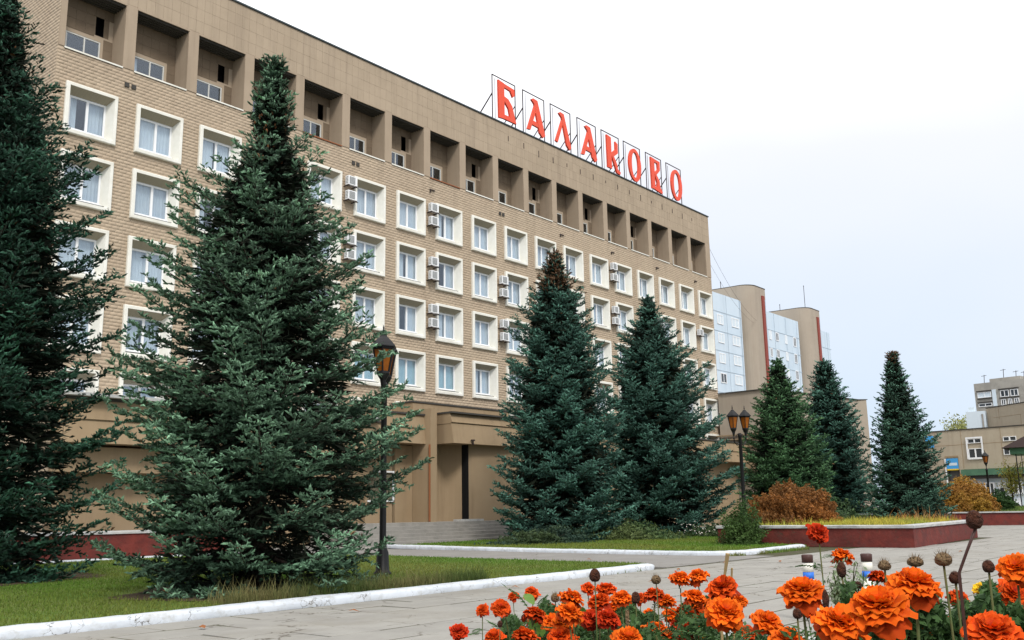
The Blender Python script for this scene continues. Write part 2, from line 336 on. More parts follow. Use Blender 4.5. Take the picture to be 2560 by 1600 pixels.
# taller weeds under the near spruce and along the kerbs
k = 5200; P = np.c_[nr.uniform(8.6, 14.5, k), 12.72+np.abs(nr.normal(0, .28, k))]
blades('tall_dry_grass', P, .07, .16, .006, grasscol(P, (.08, .12, .03), (.26, .21, .09), 1.2, 9), wild=1.2)
def along(pts, n_, w):
    pts = np.array(pts, float); i = nr.integers(0, len(pts)-1, n_); t = nr.random(n_)[:, None]; Q = pts[i]*(1-t)+pts[i+1]*t
    return Q+nr.normal(0, w, (n_, 2))
P = np.concatenate([along([(27.6, 13.3), (31.2, 13.35)], 900, .05), along([(26.0, 13.5), (26.4, 13.25)], 200, .05), along([(20.85, 15), (20.95, 20), (21.2, 24)], 900, .06), along([(17, 12.2), (19.5, 12.2)], 20, .01)])
blades('kerbside_weeds', P, -.01, .075, .010, grasscol(P, (.12, .20, .03), (.22, .22, .08), 3, 2), wild=.8)

# kerbs: swept along a path, lumpy with old whitewash
def kerb(name, pts, w, h, label, seed=0, round_end=False):
    pts = np.array(pts, float); seg = np.linalg.norm(np.diff(pts, axis=0), axis=1); L = np.r_[0, np.cumsum(seg)]
    s = np.arange(0, L[-1], .12); s = np.r_[s, L[-1]]
    X = np.interp(s, L, pts[:, 0]); Y = np.interp(s, L, pts[:, 1]); g = np.random.default_rng(seed)
    d = np.c_[np.gradient(X), np.gradient(Y)]; d /= np.linalg.norm(d, axis=1)[:, None]; nn = np.c_[-d[:, 1], d[:, 0]]
    ph = g.uniform(0, 6, 8)
    wob = lambda k_, a: a*(np.sin(s*1.3+ph[k_])+.6*np.sin(s*4.1+ph[(k_+3) % 8])+.5*np.sin(s*11+ph[(k_+5) % 8]))+g.normal(0, a*.25, len(s))
    prof = [(0, -.03), (-.01, h*.55), (.035, h*.93), (w*.35, h), (w*.75, h), (w*.97, h*.9), (w, -.03)]
    V = []
    for k_, (o_, z_) in enumerate(prof):
        ww = wob(k_, .006); zz = wob(k_+1, .004) if z_ > 0 else 0
        end = np.ones(len(s))
        if round_end: end = np.clip((L[-1]-s)/.5, 0.02, 1)**.5
        V.append(np.c_[X+nn[:, 0]*((o_-w/2)*end+w/2+ww), Y+nn[:, 1]*((o_-w/2)*end+w/2+ww), z_*np.where(z_ > 0, .35+.65*end, 1)+zz])
    V = np.stack(V, 1).reshape(-1, 3); m_ = len(prof); k = len(s)
    i = np.arange(k-1)[:, None]*m_+np.arange(m_-1)[None]; F = np.stack([i, i+m_, i+m_+1, i+1], -1).reshape(-1, 4)
    F = np.concatenate([F, [[0, 1, 5, 6], [1, 2, 4, 5]], [[(k-1)*m_+a for a in (6, 5, 1, 0)], [(k-1)*m_+a for a in (5, 4, 2, 1)]]])
    o = link(npmesh(name, V, F[:, ::-1].copy()), name, 'kerb_white', None, True); o['kind'] = 'structure'; return o
kerb('near_kerb', [(-14, 12.22), (19.6, 12.24), (20.35, 12.45)], .36, .125, '', 1, True)
kerb('far_kerb', [(31.9, 13.72), (27.2, 13.42), (26.3, 13.75), (25.95, 14.6), (25.95, 16.8), (26.25, 22), (27.7, 30)][::-1], .34, .125, '', 2)
kerb('back_kerb', [(-10, 30.0), (20.6, 30.0)], .3, .12, '', 3)

# ================================================================= HOTEL
D = 38.0255; X0 = 16.6946; B = 3.15
XL, XR = 16.25, 72.85; ZT = 26.45
ROWS = [19.41, 16.39, 13.33, 10.29, 7.36]
FW, FH = 2.27, 2.25
hotel = thing('hotel_building', 'long brown hotel with rows of white square window surrounds under open loggias', 'building', (XL, D, 0))
def H(mb, name, mt, parent=hotel, **kw):
    o = mb.build(name, mt, None, **kw); o.parent = parent
    q = parent; off = Vector((0, 0, 0))
    while q: off += q.location; q = q.parent
    o.location = -off
    return o
holes = [(X0+k*B+.13, X0+k*B+FW-.13, zt-FH+.13, zt-.13) for k in range(18) for zt in ROWS]
NW = 2.57; NZ0, NZ1 = 20.95, 23.87
nich = [16.52+3.115*k for k in range(18)]
nh = [(x, x+NW, NZ0, NZ1) for x in nich]
def holed(mb, x0, x1, z0, z1, y, hs):
    xs = sorted({x0, x1, *[h[0] for h in hs], *[h[1] for h in hs]}); zs = sorted({z0, z1, *[h[2] for h in hs], *[h[3] for h in hs]})
    for a, b in zip(xs, xs[1:]):
        for c, d in zip(zs, zs[1:]):
            mx_, mz = (a+b)/2, (c+d)/2
            if any(h[0] < mx_ < h[1] and h[2] < mz < h[3] for h in hs): continue
            mb.add([(a, y, c), (b, y, c), (b, y, d), (a, y, d)], [(0, 1, 2, 3)])
    return mb
w = MB(); holed(w, XL, XR, 0, ZT-.05, D, holes+nh)
w.add([(XL, D, 0), (XL, D+14, 0), (XL, D+14, ZT-.05), (XL, D, ZT-.05)], [(0, 1, 2, 3)]).add([(XR, D, 0), (XR, D+14, 0), (XR, D+14, ZT-.05), (XR, D, ZT-.05)], [(3, 2, 1, 0)])
w.add([(XL, D+14, 0), (XR, D+14, 0), (XR, D+14, ZT-.05), (XL, D+14, ZT-.05)], [(3, 2, 1, 0)])
H(w, 'wall', 'mortar')
H(MB().box(XL+.02, XR-.02, D+.02, D+13.98, ZT-.3, ZT-.06), 'roof', 'soffit_dark')
fl = MB().box(XL-.07, XR+.07, D-.09, D+.12, ZT-.02, ZT+.06).box(XL-.07, XL+.12, D+.122, D+14, ZT-.02, ZT+.06).box(XR-.12, XR+.07, D+.122, D+14, ZT-.02, ZT+.06)
H(fl, 'roof_flashing', 'flashing')
rm = MB().box(XL+.3, XR-.3, D+2.2, D+2.4, 0, 20.6)
for z in (20.66, 17.4, 14.4, 11.3, 8.3, 4.9): rm.box(XL+.3, XR-.3, D+.05, D+2.2, z-.1, z)
H(rm, 'inner_rooms', 'room_wall')
# brick cladding: rows of real bricks, the nearest ones as objects
def cut(lo, hi, spans):
    out = [(lo, hi)]
    for a, b in spans:
        nx = []
        for p, q in out:
            if b <= p or a >= q: nx.append((p, q)); continue
            if a > p: nx.append((p, a))
            if b < q: nx.append((b, q))
        out = nx
    return [(p, q) for p, q in out if q-p > .04]
RH, RL = .15, .32
bricks = []
allh = [(h[0]-.02, h[1]+.02, h[2]-.02, h[3]+.02) for h in holes]
z = 3.0; j = 0
while z < 20.75:
    off = (j % 2)*RL/2; sp_ = [(h[0], h[1]) for h in allh if h[2] < z+RH-.01 and h[3] > z+.01]
    x = XL+.0-off
    while x < XR:
        for p, q in cut(max(x, XL), min(x+RL, XR), sp_): bricks.append((p+.006, q-.006, z+.007, z+RH-.007, 0))
        x += RL
    z += RH; j += 1
gb = []
z = 3.0; j = 0
while z < ZT-.3:
    off = (j % 2)*RL/2; y = D-off
    while y < D+14:
        p, q = max(y, D), min(y+RL, D+14)
        if q-p > .05: gb.append((p+.006, q-.006, z+.007, z+RH-.007, 1))
        y += RL
    z += RH; j += 1
def brick_arrays(L):
    A = np.array([b[:4] for b in L]); k = len(A); side = np.array([b[4] for b in L]); jit = nr.uniform(.007, .015, k); jy = nr.normal(0, .0025, (k, 4))
    x0, x1, z0, z1 = (A[:, i]+jy[:, i] for i in range(4)); e_ = .012
    U = np.stack([x0, x1, x1, x0, x0+e_, x1-e_, x1-e_, x0+e_], 1); Z = np.stack([z0, z0, z1, z1, z0+e_, z0+e_, z1-e_, z1-e_], 1)
    Wd = np.concatenate([np.full((k, 4), -.01), np.repeat(jit[:, None], 4, 1)], 1)
    V = np.where(side[:, None, None] == 0, np.stack([U, D-Wd, Z], -1), np.stack([XL-Wd, U, Z], -1))
    f0 = np.array([[4, 5, 6, 7], [0, 1, 5, 4], [1, 2, 6, 5], [2, 3, 7, 6], [3, 0, 4, 7]]); f1 = f0[:, ::-1]
    F = np.where(side[:, None, None] == 0, f0[None], f1[None])
    return V, F
def bd(b):
    p = (b[0], D, b[2]) if b[4] == 0 else (XL, b[0], b[2]); s_ = seen(p)
    return (s_[2]+(0 if (0 < s_[0] < 2560 and 0 < s_[1] < 1600) else 500)) if s_ else 9999
mid = sorted(bricks+gb, key=lambda b: bd(b)+(0 if b[2] > 7.5 else 60)+(0 if (b[4] == 0 and b[0] < 20) else 60 if b[4] == 0 else 30))
V, F = brick_arrays(mid)
for k in range(300):
    o = link(npmesh('brick', V[k], F[k]), 'brick', 'brick_tan', hotel); o.location = (-XL, -D, 0)
Vr = V[300:].reshape(-1, 3); Fr = (F[300:]+(np.arange(len(V)-300)*8)[:, None, None]).reshape(-1, 4)
o = link(npmesh('brick_cladding', Vr, Fr), 'brick_cladding', 'brick_tan', hotel, kind='stuff'); o.location = (-XL, -D, 0)
# parapet tiles and fins
tl = MB(); npt = 0
x = XL; i = 0
while x < XR-.01:
    x2 = min(x+.42, XR)
    for (a, b) in ((23.98, 24.60), (24.60, 25.22), (25.22, 25.84), (25.84, ZT-.03)):
        d_ = rnd.uniform(.02, .026); npt += 1; tq = MB() if npt <= 300 else tl; tq.add([(x+.004, D-d_, a+.004), (x2-.004, D-d_, a+.004), (x2-.004, D-d_, b-.004), (x+.004, D-d_, b-.004), (x+.004, D, a+.004), (x2-.004, D, a+.004), (x2-.004, D, b-.004), (x+.004, D, b-.004)], [(0, 1, 2, 3), (4, 5, 1, 0), (5, 6, 2, 1), (7, 3, 2, 6), (4, 0, 3, 7)])
        if npt <= 300: H(tq, 'parapet_tile', 'tile_tan')
    x = x2
H(tl, 'parapet_tiles', 'tile_tan', kind='stuff')
ex = sorted([XL]+[x for n_ in nich for x in (n_, n_+NW)]+[XR])
for a, b in zip(ex[0::2], ex[1::2]): H(MB().box(a+.004, b-.004, D-.03, D+1.06, NZ0-.03, NZ1+.10), 'loggia_fin', 'render_tan')
bd_ = MB()
for x in nich: bd_.box(x-.02, x+NW+.02, D-.045, D-.002, NZ1-.0, NZ1+.10)
H(bd_, 'loggia_lintels', 'render_tan')
# loggias
def loggia(k, x):
    sof = MB().box(x, x+NW, D+.03, D+1.05, NZ1-.02, NZ1+.02)
    for q in range(5): sof.box(x, x+NW, D+.08+q*.19, D+.14+q*.19, NZ1-.07, NZ1-.02)
    lg = MB(); cells = 6
    ow = (x+.0, x+2.02, NZ0+.42, NZ0+1.28); ov = (x+1.72, x+2.36, 22.5, 23.5)
    hs = [ow]+([ov] if k % 2 == 0 and k < 15 else [])
    holed(lg, x, x+NW, NZ0-.02, NZ1, D+1.05, hs)
    r_ = H(lg, 'loggia_wall', 'mortar')
    tt = MB(); tw = NW/6; th = (NZ1-NZ0)/6
    for a in range(6):
        for c in range(6):
            p, q, u, v = x+a*tw+.006, x+(a+1)*tw-.006, NZ0+c*th+.006, NZ0+(c+1)*th-.006
            if any(h[0]-.02 < (p+q)/2 < h[1]+.02 and h[2]-.1 < (u+v)/2 < h[3]+.1 for h in hs): continue
            d_ = rnd.uniform(.01, .02)
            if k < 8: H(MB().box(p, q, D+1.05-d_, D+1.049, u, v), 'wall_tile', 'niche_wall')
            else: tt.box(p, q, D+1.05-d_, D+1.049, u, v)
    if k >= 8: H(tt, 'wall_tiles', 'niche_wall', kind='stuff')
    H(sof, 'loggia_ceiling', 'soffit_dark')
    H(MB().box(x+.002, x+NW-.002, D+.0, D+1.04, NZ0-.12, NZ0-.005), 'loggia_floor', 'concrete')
    led = 'orange_rail' if k in (4, 7) else 'frame_white'
    H(MB().box(x-.01, x+NW+.01, D-.06, D-.033, NZ0-.10, NZ0-.035), 'ledge', led)
    f = MB(); a, b, c, d_ = ow; y = D+1.06; t_ = .06
    f.box(a, b, y, y+.06, c, c+t_).box(a, b, y, y+.06, d_-t_, d_)
    for u in (a, a+.48, a+1.28, b-t_): f.box(u, u+t_, y, y+.06, c+t_, d_-t_)
    wo = H(f, 'strip_window', 'old_white')
    for p, q in ((a+t_, a+.48), (a+.48+t_, a+1.28), (a+1.28+t_, b-t_)): H(MB().box(p, q, y+.025, y+.03, c+t_, d_-t_), 'pane', 'glass', wo)
    cb = MB(); cw = rnd.choice([.5, .8, 1.2]); cb.box(a+.1, a+cw, y+.25, y+.26, c, d_); H(cb, 'curtain', 'curtain', wo)
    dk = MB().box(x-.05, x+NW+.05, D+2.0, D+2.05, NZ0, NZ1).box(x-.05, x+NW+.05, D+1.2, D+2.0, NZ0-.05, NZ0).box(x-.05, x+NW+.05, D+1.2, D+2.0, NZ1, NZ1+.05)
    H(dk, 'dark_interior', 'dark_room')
    if k % 2 == 0 and k < 15:
        a, b, c, d_ = ov; v_ = MB().box(a, a+.04, D+1.06, D+1.1, c, d_).box(b-.22, b, D+1.06, D+1.1, c, d_); H(v_, 'vent_frame', 'niche_wall')
for k, x in enumerate(nich): loggia(k, x)
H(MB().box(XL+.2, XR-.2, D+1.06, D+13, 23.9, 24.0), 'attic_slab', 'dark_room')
# window unit (origin at lower left corner of the surround, wall plane y=0)
def surround_mesh():
    mb = MB(); pr = -.15; bk = .36
    o_ = [(0, 0), (FW, 0), (FW, FH), (0, FH)]; r1 = [(.155, .155), (FW-.155, .155), (FW-.155, FH-.155), (.155, FH-.155)]
    r2 = [(.33, .34), (FW-.33, .34), (FW-.33, FH-.42), (.33, FH-.42)]
    oo = [(.03, .03), (FW-.03, .03), (FW-.03, FH-.03), (.03, FH-.03)]
    rings = [([(x, .01, z) for x, z in o_]), ([(x, pr+.03, z) for x, z in o_]), ([(x, pr, z) for x, z in oo]), ([(x, pr, z) for x, z in r1]), ([(x, bk, z) for x, z in r2])]
    vs = sum(rings, []); fs = []
    for q in range(4):
        for i in range(4):
            if q == 3 and i == 2: continue
            fs.append((q*4+i, q*4+(i+1) % 4, (q+1)*4+(i+1) % 4, (q+1)*4+i))
    mb.add(vs, fs)
    me = mb.mesh('window'); me.materials.append(MATS['frame_white']); return me
def louvre_mesh():   # ribbed panel on the slanting head of the reveal
    mb = MB(); k = 9
    a0 = np.array([.155, -.15, FH-.155]); a1 = np.array([FW-.155, -.15, FH-.155]); b0 = np.array([.33, .36, FH-.42]); b1 = np.array([FW-.33, .36, FH-.42])
    for i in range(k):
        for (s, e_, dz) in ((i/k, (i+.75)/k, -.012), ((i+.75)/k, (i+1)/k, 0)):
            p = [a0+(b0-a0)*s, a1+(b1-a1)*s, a1+(b1-a1)*e_, a0+(b0-a0)*e_]
            mb.add([(q[0], q[1], q[2]+dz) for q in p], [(0, 1, 2, 3)])
    me = mb.mesh('head_panel'); me.materials.append(MATS['corrugated']); return me
fx0, fx1, fz0, fz1 = .33, FW-.33, .34, FH-.42
def sash_mesh(split=.5):
    mb = MB(); y0, y1 = .30, .36; t = .075; mid = fx0+(fx1-fx0)*split
    mb.box(fx0-.01, fx1+.01, y0, y1, fz0-.01, fz0+t).box(fx0-.01, fx1+.01, y0, y1, fz1-t, fz1+.01).box(fx0-.01, fx0+t, y0, y1, fz0+t, fz1-t).box(fx1-t, fx1+.01, y0, y1, fz0+t, fz1-t).box(mid-.055, mid+.055, y0-.01, y1, fz0+t, fz1-t)
    mb.box(fx0-.03, fx1+.03, y0-.1, y0-.012, fz0-.03, fz0+.005)
    me = mb.mesh('sash_frame'); me.materials.append(MATS['plastic_white']); return me
def pane_mesh(a, b):
    me = MB().box(a, b, .33, .336, fz0+.07, fz1-.07).mesh('pane'); me.materials.append(MATS['glass']); return me
def curtain_mesh(spans, seed, mt='curtain'):
    g = random.Random(seed); mb = MB()
    for a, b in spans:
        k = max(4, int((b-a)/.05)); pts = [(a+(b-a)*i/k, .43+.02*math.sin(i*2.1+g.random())+g.uniform(-.008, .008)) for i in range(k+1)]
        vs = [(x, y, fz0-.1) for x, y in pts]+[(x, y, fz1+.1) for x, y in pts]
        mb.add(vs, [(i, i+1, i+k+2, i+k+1) for i in range(k)])
    me = mb.mesh('curtain'); me.materials.append(MATS[mt]); return me
sur, lou = surround_mesh(), louvre_mesh(); sashes = [sash_mesh(.5), sash_mesh(.5), sash_mesh(.52)]
mid = (fx0+fx1)/2; pl_, pr_ = pane_mesh(fx0+.07, mid-.05), pane_mesh(mid+.05, fx1-.07)
cur = [curtain_mesh([(.25, 2.05)], 1), curtain_mesh([(.25, 2.05)], 2), curtain_mesh([(.25, 1.05), (1.25, 2.05)], 3), curtain_mesh([(.25, .75), (1.15, 2.05)], 4), curtain_mesh([(.25, 2.05)], 5, 'curtain_teal')]
for k in range(18):
    for r_, zt in enumerate(ROWS):
        wx, wz = X0+k*B, zt-FH
        w_ = link(sur, 'window', None, hotel, loc=(wx-XL, 0, wz))
        for nm, me in (('head_panel', lou), ('sash_frame', rnd.choice(sashes)), ('pane', pl_), ('pane', pr_)): link(me, nm, None, w_)
        ch = rnd.random(); c_ = cur[0] if ch < .5 else cur[1] if ch < .72 else cur[2] if ch < .84 else cur[3]
        if r_ >= 3 and 3 < k < 11: c_ = cur[4] if k in (5, 6, 7) else c_
        if ch < .95: link(c_, 'curtain', None, w_, loc=(0, rnd.uniform(-.03, .05), 0))
# small vents below the loggias
for x in (X0+2.55, X0+4.95*B, X0+8.85*B):
    for q in (0, .32): H(MB().box(x+q, x+q+.2, D-.06, D-.005, 20.05, 20.25), 'wall_vent', 'soffit_dark')
for x in (X0+6.85*B, X0+10.9*B, X0+12.9*B, X0+14.9*B, X0+16.85*B):
    H(MB().box(x, x+.42, D-.09, D-.03, 20.12, 20.17).box(x, x+.05, D-.09, D-.03, 19.95, 20.12), 'cable_bracket', 'steel_dark')
# podium: fascia bands, canopies and curved entrance walls on the ground floor
pod = 'portal_tan'
def fascia(name, xa, xb, y, z0, zm, z1, lean=.18, deep=3.0):
    mb = MB(); yb = min(y+deep, D-.01)
    for (za, zb, o1, o2) in ((z0, zm-.03, lean, lean*.5), (zm+.03, z1, lean*.5+.06, .06)):
        mb.add([(xa, y-o2 if False else y+lean-o1, za), (xb, y+lean-o1, za), (xb, yb, za), (xa, yb, za), (xa, y+lean-o2, zb), (xb, y+lean-o2, zb), (xb, yb, zb), (xa, yb, zb)], [(0, 3, 2, 1), (4, 5, 6, 7), (0, 1, 5, 4), (1, 2, 6, 5), (2, 3, 7, 6), (3, 0, 4, 7)])
    mb.box(xa-.02, xb+.02, y+lean-lean*.5+.02, yb-.01, zm-.03, zm+.03)
    o = H(mb, name, pod)
    H(MB().box(xa-.04, xb+.04, y-.03+.06, yb-.02, z1+.003, z1+.09), 'coping', 'soffit_dark')
    return o
H(MB().box(XL, 33.6, 36.4, D-.03, 0, 4.4), 'podium_wall', pod)
H(MB().box(14.2, 16.0, 35.3, D+6, 0, 7.0), 'side_wall', 'render_tan')
fascia('fascia', 16.1, 31.9, 34.9, 4.15, 5.0, 5.75)
H(MB().box(16.1, 31.9, 35.6, 36.39, 3.1, 4.05), 'beam', pod)
H(MB().box(16.2, 31.5, 34.6, D-.05, 5.86, 5.98), 'canopy_roof', 'coping')
H(MB().box(31.9, 32.5, 35.6, D-.02, 5.2, 6.9), 'roof_upstand', pod)
fascia('fascia', 32.0, 35.2, 34.95, 4.85, 5.62, 6.3)
H(MB().box(31.8, 33.6, 36.0, 36.38, 0, 4.8), 'wall_panel', pod)
H(MB().box(33.7, 34.9, 35.9, D-.01, 0, 4.8), 'pier', 'portal_tan')
wf = MB().box(31.9, 33.65, 35.9, 35.97, 1.95, 2.03).box(33.57, 33.65, 35.9, 35.97, 2.03, 3.4).box(31.9, 33.65, 35.9, 35.97, 3.4, 3.48)
wo = H(wf, 'ground_floor_window', 'plastic_white'); H(MB().box(31.9, 33.57, 35.93, 35.94, 2.03, 3.4), 'pane', 'glass', wo)
# concave wall from the pier back to the entrance slit
arc = [(35.35, 34.7), (35.5, 34.7)]+[(35.5+2.12*s_, 34.7+1.1*math.sin(math.pi*s_*.93)+.0*s_) for s_ in np.linspace(.1, 1, 10)]
back = [(x, y+.25) for x, y in arc][::-1]
H(MB().prism(arc+back, .9, 6.72), 'curved_wall', pod, smooth=False)
H(MB().box(34.92, 35.34, 34.6, D-.012, .9, 6.66), 'pier', pod)
H(MB().prism([(37.72, 34.55), (42.6, 34.25), (42.6, D-.02), (37.72, D-.02)], .9, 4.95), 'entrance_wall', pod)
H(MB().box(35.4, 43.4, 36.4, D-.015, 4.98, 7.15), 'upper_wall', pod)
H(MB().box(35.35, 43.45, 36.35, D-.012, 7.16, 7.24), 'coping', 'soffit_dark')
fascia('canopy', 36.0, 41.6, 34.0, 4.9, 5.95, 6.45, lean=.3, deep=2.4)
H(MB().box(37.66, 37.716, 34.53, 36.2, .9, 4.96), 'slit_shade', 'void')  # near-black sheet painting the shade inside the entrance slit
H(MB().box(37.3, 37.5, 33.85, 33.98, 5.05, 5.12).box(37.37, 37.43, 33.88, 33.95, 4.85, 5.05), 'canopy_lamp', 'steel_dark')
H(MB().tube([(34.86, 34.6, .95), (34.86, 34.6, 4.8)], .05, 8), 'downpipe', 'orange_rail')
H(MB().box(36.5, 38.3, 34.0, 34.5, .9, 1.02), 'doorstep', 'coping')
fascia('fascia', 43.4, 71.9, 35.1, 4.9, 5.7, 6.4)
H(MB().box(43.4, 71.9, 36.2, D-.03, 0, 4.9), 'podium_wall', pod)
# steps up to the entrance
for i in range(6):
    z1 = .92-i*.155; H(MB().box(28.5-i*.25, 44-0*i, 33.7-i*.42, 33.7-(i-1)*.42 if i else 36.0, -.04, z1), 'step', 'concrete')
# parapet anchors and streaks under the sign
for i in range(16):
    x = 45.6+i*1.62; h_ = rnd.uniform(.18, .5); z_ = 25.75-rnd.uniform(0, .15)
    H(MB().box(x, x+.035, D-.055, D-.027, z_-h_, z_), 'anchor_rod', 'steel_dark')

# roof sign
SY = 38.75
sign = thing('rooftop_sign', 'big red Cyrillic letters on thin steel frames along the roof edge', 'sign', (45, SY, 26.5))
def stroke_poly(mb, pts, y0, y1):
    k = len(pts); vs = [(x, y0, z) for x, z in pts]+[(x, y1, z) for x, z in pts]
    mb.add(vs, [tuple(range(k)), tuple(range(2*k-1, k-1, -1))]+[(i+k, (i+1) % k+k, (i+1) % k, i) for i in range(k)])
def oval(cx, cz, rx, rz, th, a0=0, a1=360, n_=22):
    pts = []
    for i in range(n_+1):
        a = R(a0+(a1-a0)*i/n_); pts.append((cx+rx*math.sin(a), cz+rz*math.cos(a)))
    for i in range(n_, -1, -1):
        a = R(a0+(a1-a0)*i/n_); pts.append((cx+(rx-th)*math.sin(a), cz+(rz-th*1.15)*math.cos(a)))
    return pts
def bars(mb, polys):
    for i, p in enumerate(polys): stroke_poly(mb, p, -.04+.004*i, .05+.004*i)
def ring(mb, cx, cz, rx, rz, th, n_=26):
    vs = []; fs = []
    for i in range(n_):
        a = 2*math.pi*i/n_; t = th*(1+.25*abs(math.sin(a)))
        for (q, y) in ((1, -.04), (0, -.04), (1, .05), (0, .05)):
            rr = (rx-(0 if q else t), rz-(0 if q else th)); vs.append((cx+rr[0]*math.sin(a), y, cz+rr[1]*math.cos(a)))
    for i in range(n_):
        a = i*4; b = ((i+1) % n_)*4; fs += [(a, b, b+1, a+1), (a+2, a+3, b+3, b+2), (a, a+2, b+2, b), (a+1, b+1, b+3, a+3)]
    mb.add(vs, fs)
def letter(ch):
    mb = MB()
    if ch == 'Б': bars(mb, [[(.42, .55), (.95, .62), (.95, 3.3), (.38, 3.4)], [(.9, 3.3), (.9, 3.02), (1.55, 2.95), (1.78, 2.55), (1.98, 2.75), (1.95, 3.2)], [(.9, .62), (.9, .95), (1.5, .95), (1.35, 1.55), (.93, 2.0), (.93, 2.35), (1.35, 2.25), (1.72, 1.85), (2.1, .62)]])
    if ch == 'А': bars(mb, [[(.85, 3.3), (1.3, 3.25), (2.05, .75), (1.8, .5), (1.45, .8), (.95, 2.9), (.65, 3.15)], [(.22, .7), (.52, .72), (1.18, 2.5), (1.0, 2.8)], [(.55, 1.2), (1.45, 1.15), (1.4, 1.5), (.68, 1.55)]])
    if ch == 'Л': bars(mb, [[(.85, 3.3), (1.25, 3.25), (2.0, .75), (1.82, .5), (1.5, .8), (1.0, 2.9), (.68, 3.15)], [(.28, .8), (.5, .72), (1.15, 2.45), (1.02, 2.7)]])
    if ch == 'К': bars(mb, [[(.45, .62), (.95, .6), (.95, 3.3), (.4, 3.4)], [(.93, 1.98), (1.5, 2.45), (1.5, 3.15), (1.8, 3.0), (1.8, 2.2), (1.25, 1.75), (.93, 1.72)], [(.95, 1.85), (1.28, 1.78), (1.65, 1.2), (1.72, .8), (2.1, .62), (2.0, .4), (1.6, .45), (1.35, 1.0)]])
    if ch == 'О': ring(mb, 1.2, 1.9, .84, 1.45, .32)
    if ch == 'В': bars(mb, [[(.45, .55), (.9, .58), (.9, 3.35), (.4, 3.4)], [(.88, 3.35), (.88, 3.08), (1.35, 3.05), (1.4, 2.55), (1.1, 2.25), (.88, 2.2), (.88, 1.95), (1.2, 1.98), (1.7, 2.5), (1.72, 3.3)], [(.9, 2.0), (1.1, 2.1), (1.6, 1.5), (1.65, .95), (2.0, .62), (1.9, .42), (.88, .55), (.88, .85), (1.25, .85), (1.25, 1.3)]])
    return mb
fx = [45.04, 48.28, 51.42, 54.69, 57.85, 60.95, 64.25, 67.49]
for i, ch in enumerate('БАЛАКОВО'):
    x = fx[i]-45
    lm = letter(ch); lm.v = [((a-1.2)*1.08+1.22, b*1.5, c*.95+.18) for a, b, c in lm.v]
    o = lm.build('letter', 'sign_red', sign); o.location = (x, -.12, -.05)
    f = MB(); t = .04
    f.tube([(0, 0, -.05), (0, 0, 3.72)], t, 5).tube([(2.4, 0, -.05), (2.4, 0, 3.68)], t, 5).tube([(-.02, 0, 3.7), (2.42, 0, 3.68)], t, 5).tube([(.28, 0, -.05), (.28, .0, 3.5)], .018, 5)
    f.tube([(0, 0, .4), (2.4, 0, .4)], .02, 5)
    o = f.build('letter_frame', 'steel_dark', sign); o.location = (x, .1, 0)
    for f in (MB().tube([(0, .1, 2.35), (-.35, 2.0, -.1)], .045, 5), MB().tube([(2.4, .1, 2.2), (2.1, 2.0, -.1)], .035, 5)):
        o = f.build('brace', 'steel_dark', sign); o.location = (x, 0, 0)
    f = MB()
    for q in range(7):
        a = .1+q*.36; f.tube([(a, -.1, rnd.uniform(.15, .45)), (a+.15, -.12, rnd.uniform(.02, .25)), (a+.36, -.1, rnd.uniform(.15, .45))], .014, 4)
    o = f.build('cable', 'black_iron', sign); o.location = (x, 0, 0)

# air conditioners
def ac_proto(mats='plastic_white'):
    t = thing('air_conditioner', '', 'air conditioner', (0, 0, 0), group='outdoor air conditioner units on the hotel facade')
    b = MB().box(0.04, .64, -.40, -.14, 0.02, .52); c_ = b.build('casing', mats, t)
    g = MB().box(.12, .50, -.412, -.401, .08, .46); gg = g.build('fan_grille', 'ac_grille', t)
    s = MB()
    for i in range(6): s.box(.14, .48, -.425, -.413, .105+i*.058, .12+i*.058)
    s.build('grille_bar', mats, gg)
    s = MB()
    for i in range(5): s.box(.034, .039, -.38, -.18, .1+i*.08, .13+i*.08)
    s.build('side_vent', 'ac_grille', t)
    MB().box(.02, .08, -.44, -.001, -.06, -.012).box(.56, .62, -.44, -.001, -.06, -.012).box(-.03, .7, -.45, -.40, -.085, -.062).build('bracket', 'steel_dark', t)
    return t
ordw = ['first', 'second', 'third', 'fourth', 'fifth', 'sixth', 'seventh', 'eighth', 'ninth', 'tenth', 'eleventh', 'twelfth', 'thirteenth', 'fourteenth', 'fifteenth', 'sixteenth', 'seventeenth', 'last']
rowname = ['top row', 'second row from top', 'third row from top']
proto = ac_proto(); first = True
for (k, r_, both) in ((5, 0, 1), (5, 1, 1), (7, 0, 1), (7, 1, 1), (7, 2, 1), (9, 1, 1), (9, 2, 1), (13, 0, 1), (13, 1, 1), (15, 1, 0), (17, 1, 0)):
    for lv in ((0, 1) if both else (0,)):
        a = proto if first else copy_tree(proto); first = False
        a.location = (X0+k*B-.72, D, ROWS[r_]-.72-lv*.82-(.25 if r_ == 1 else 0))
        who = ('upper' if lv == 0 else 'lower')+' air conditioner' if both else 'single air conditioner'
        a['label'] = f'{who} left of the {ordw[k]} window, {rowname[r_]}'
t = thing('air_conditioner', 'weathered air conditioner on the ground floor wall seen between the two nearest spruces', 'air conditioner', (18.6, 36.38, 3.15), group='outdoor air conditioner units on the hotel facade')
for ch in proto.children:
    c = ch.copy(); col.objects.link(c); c.parent = t

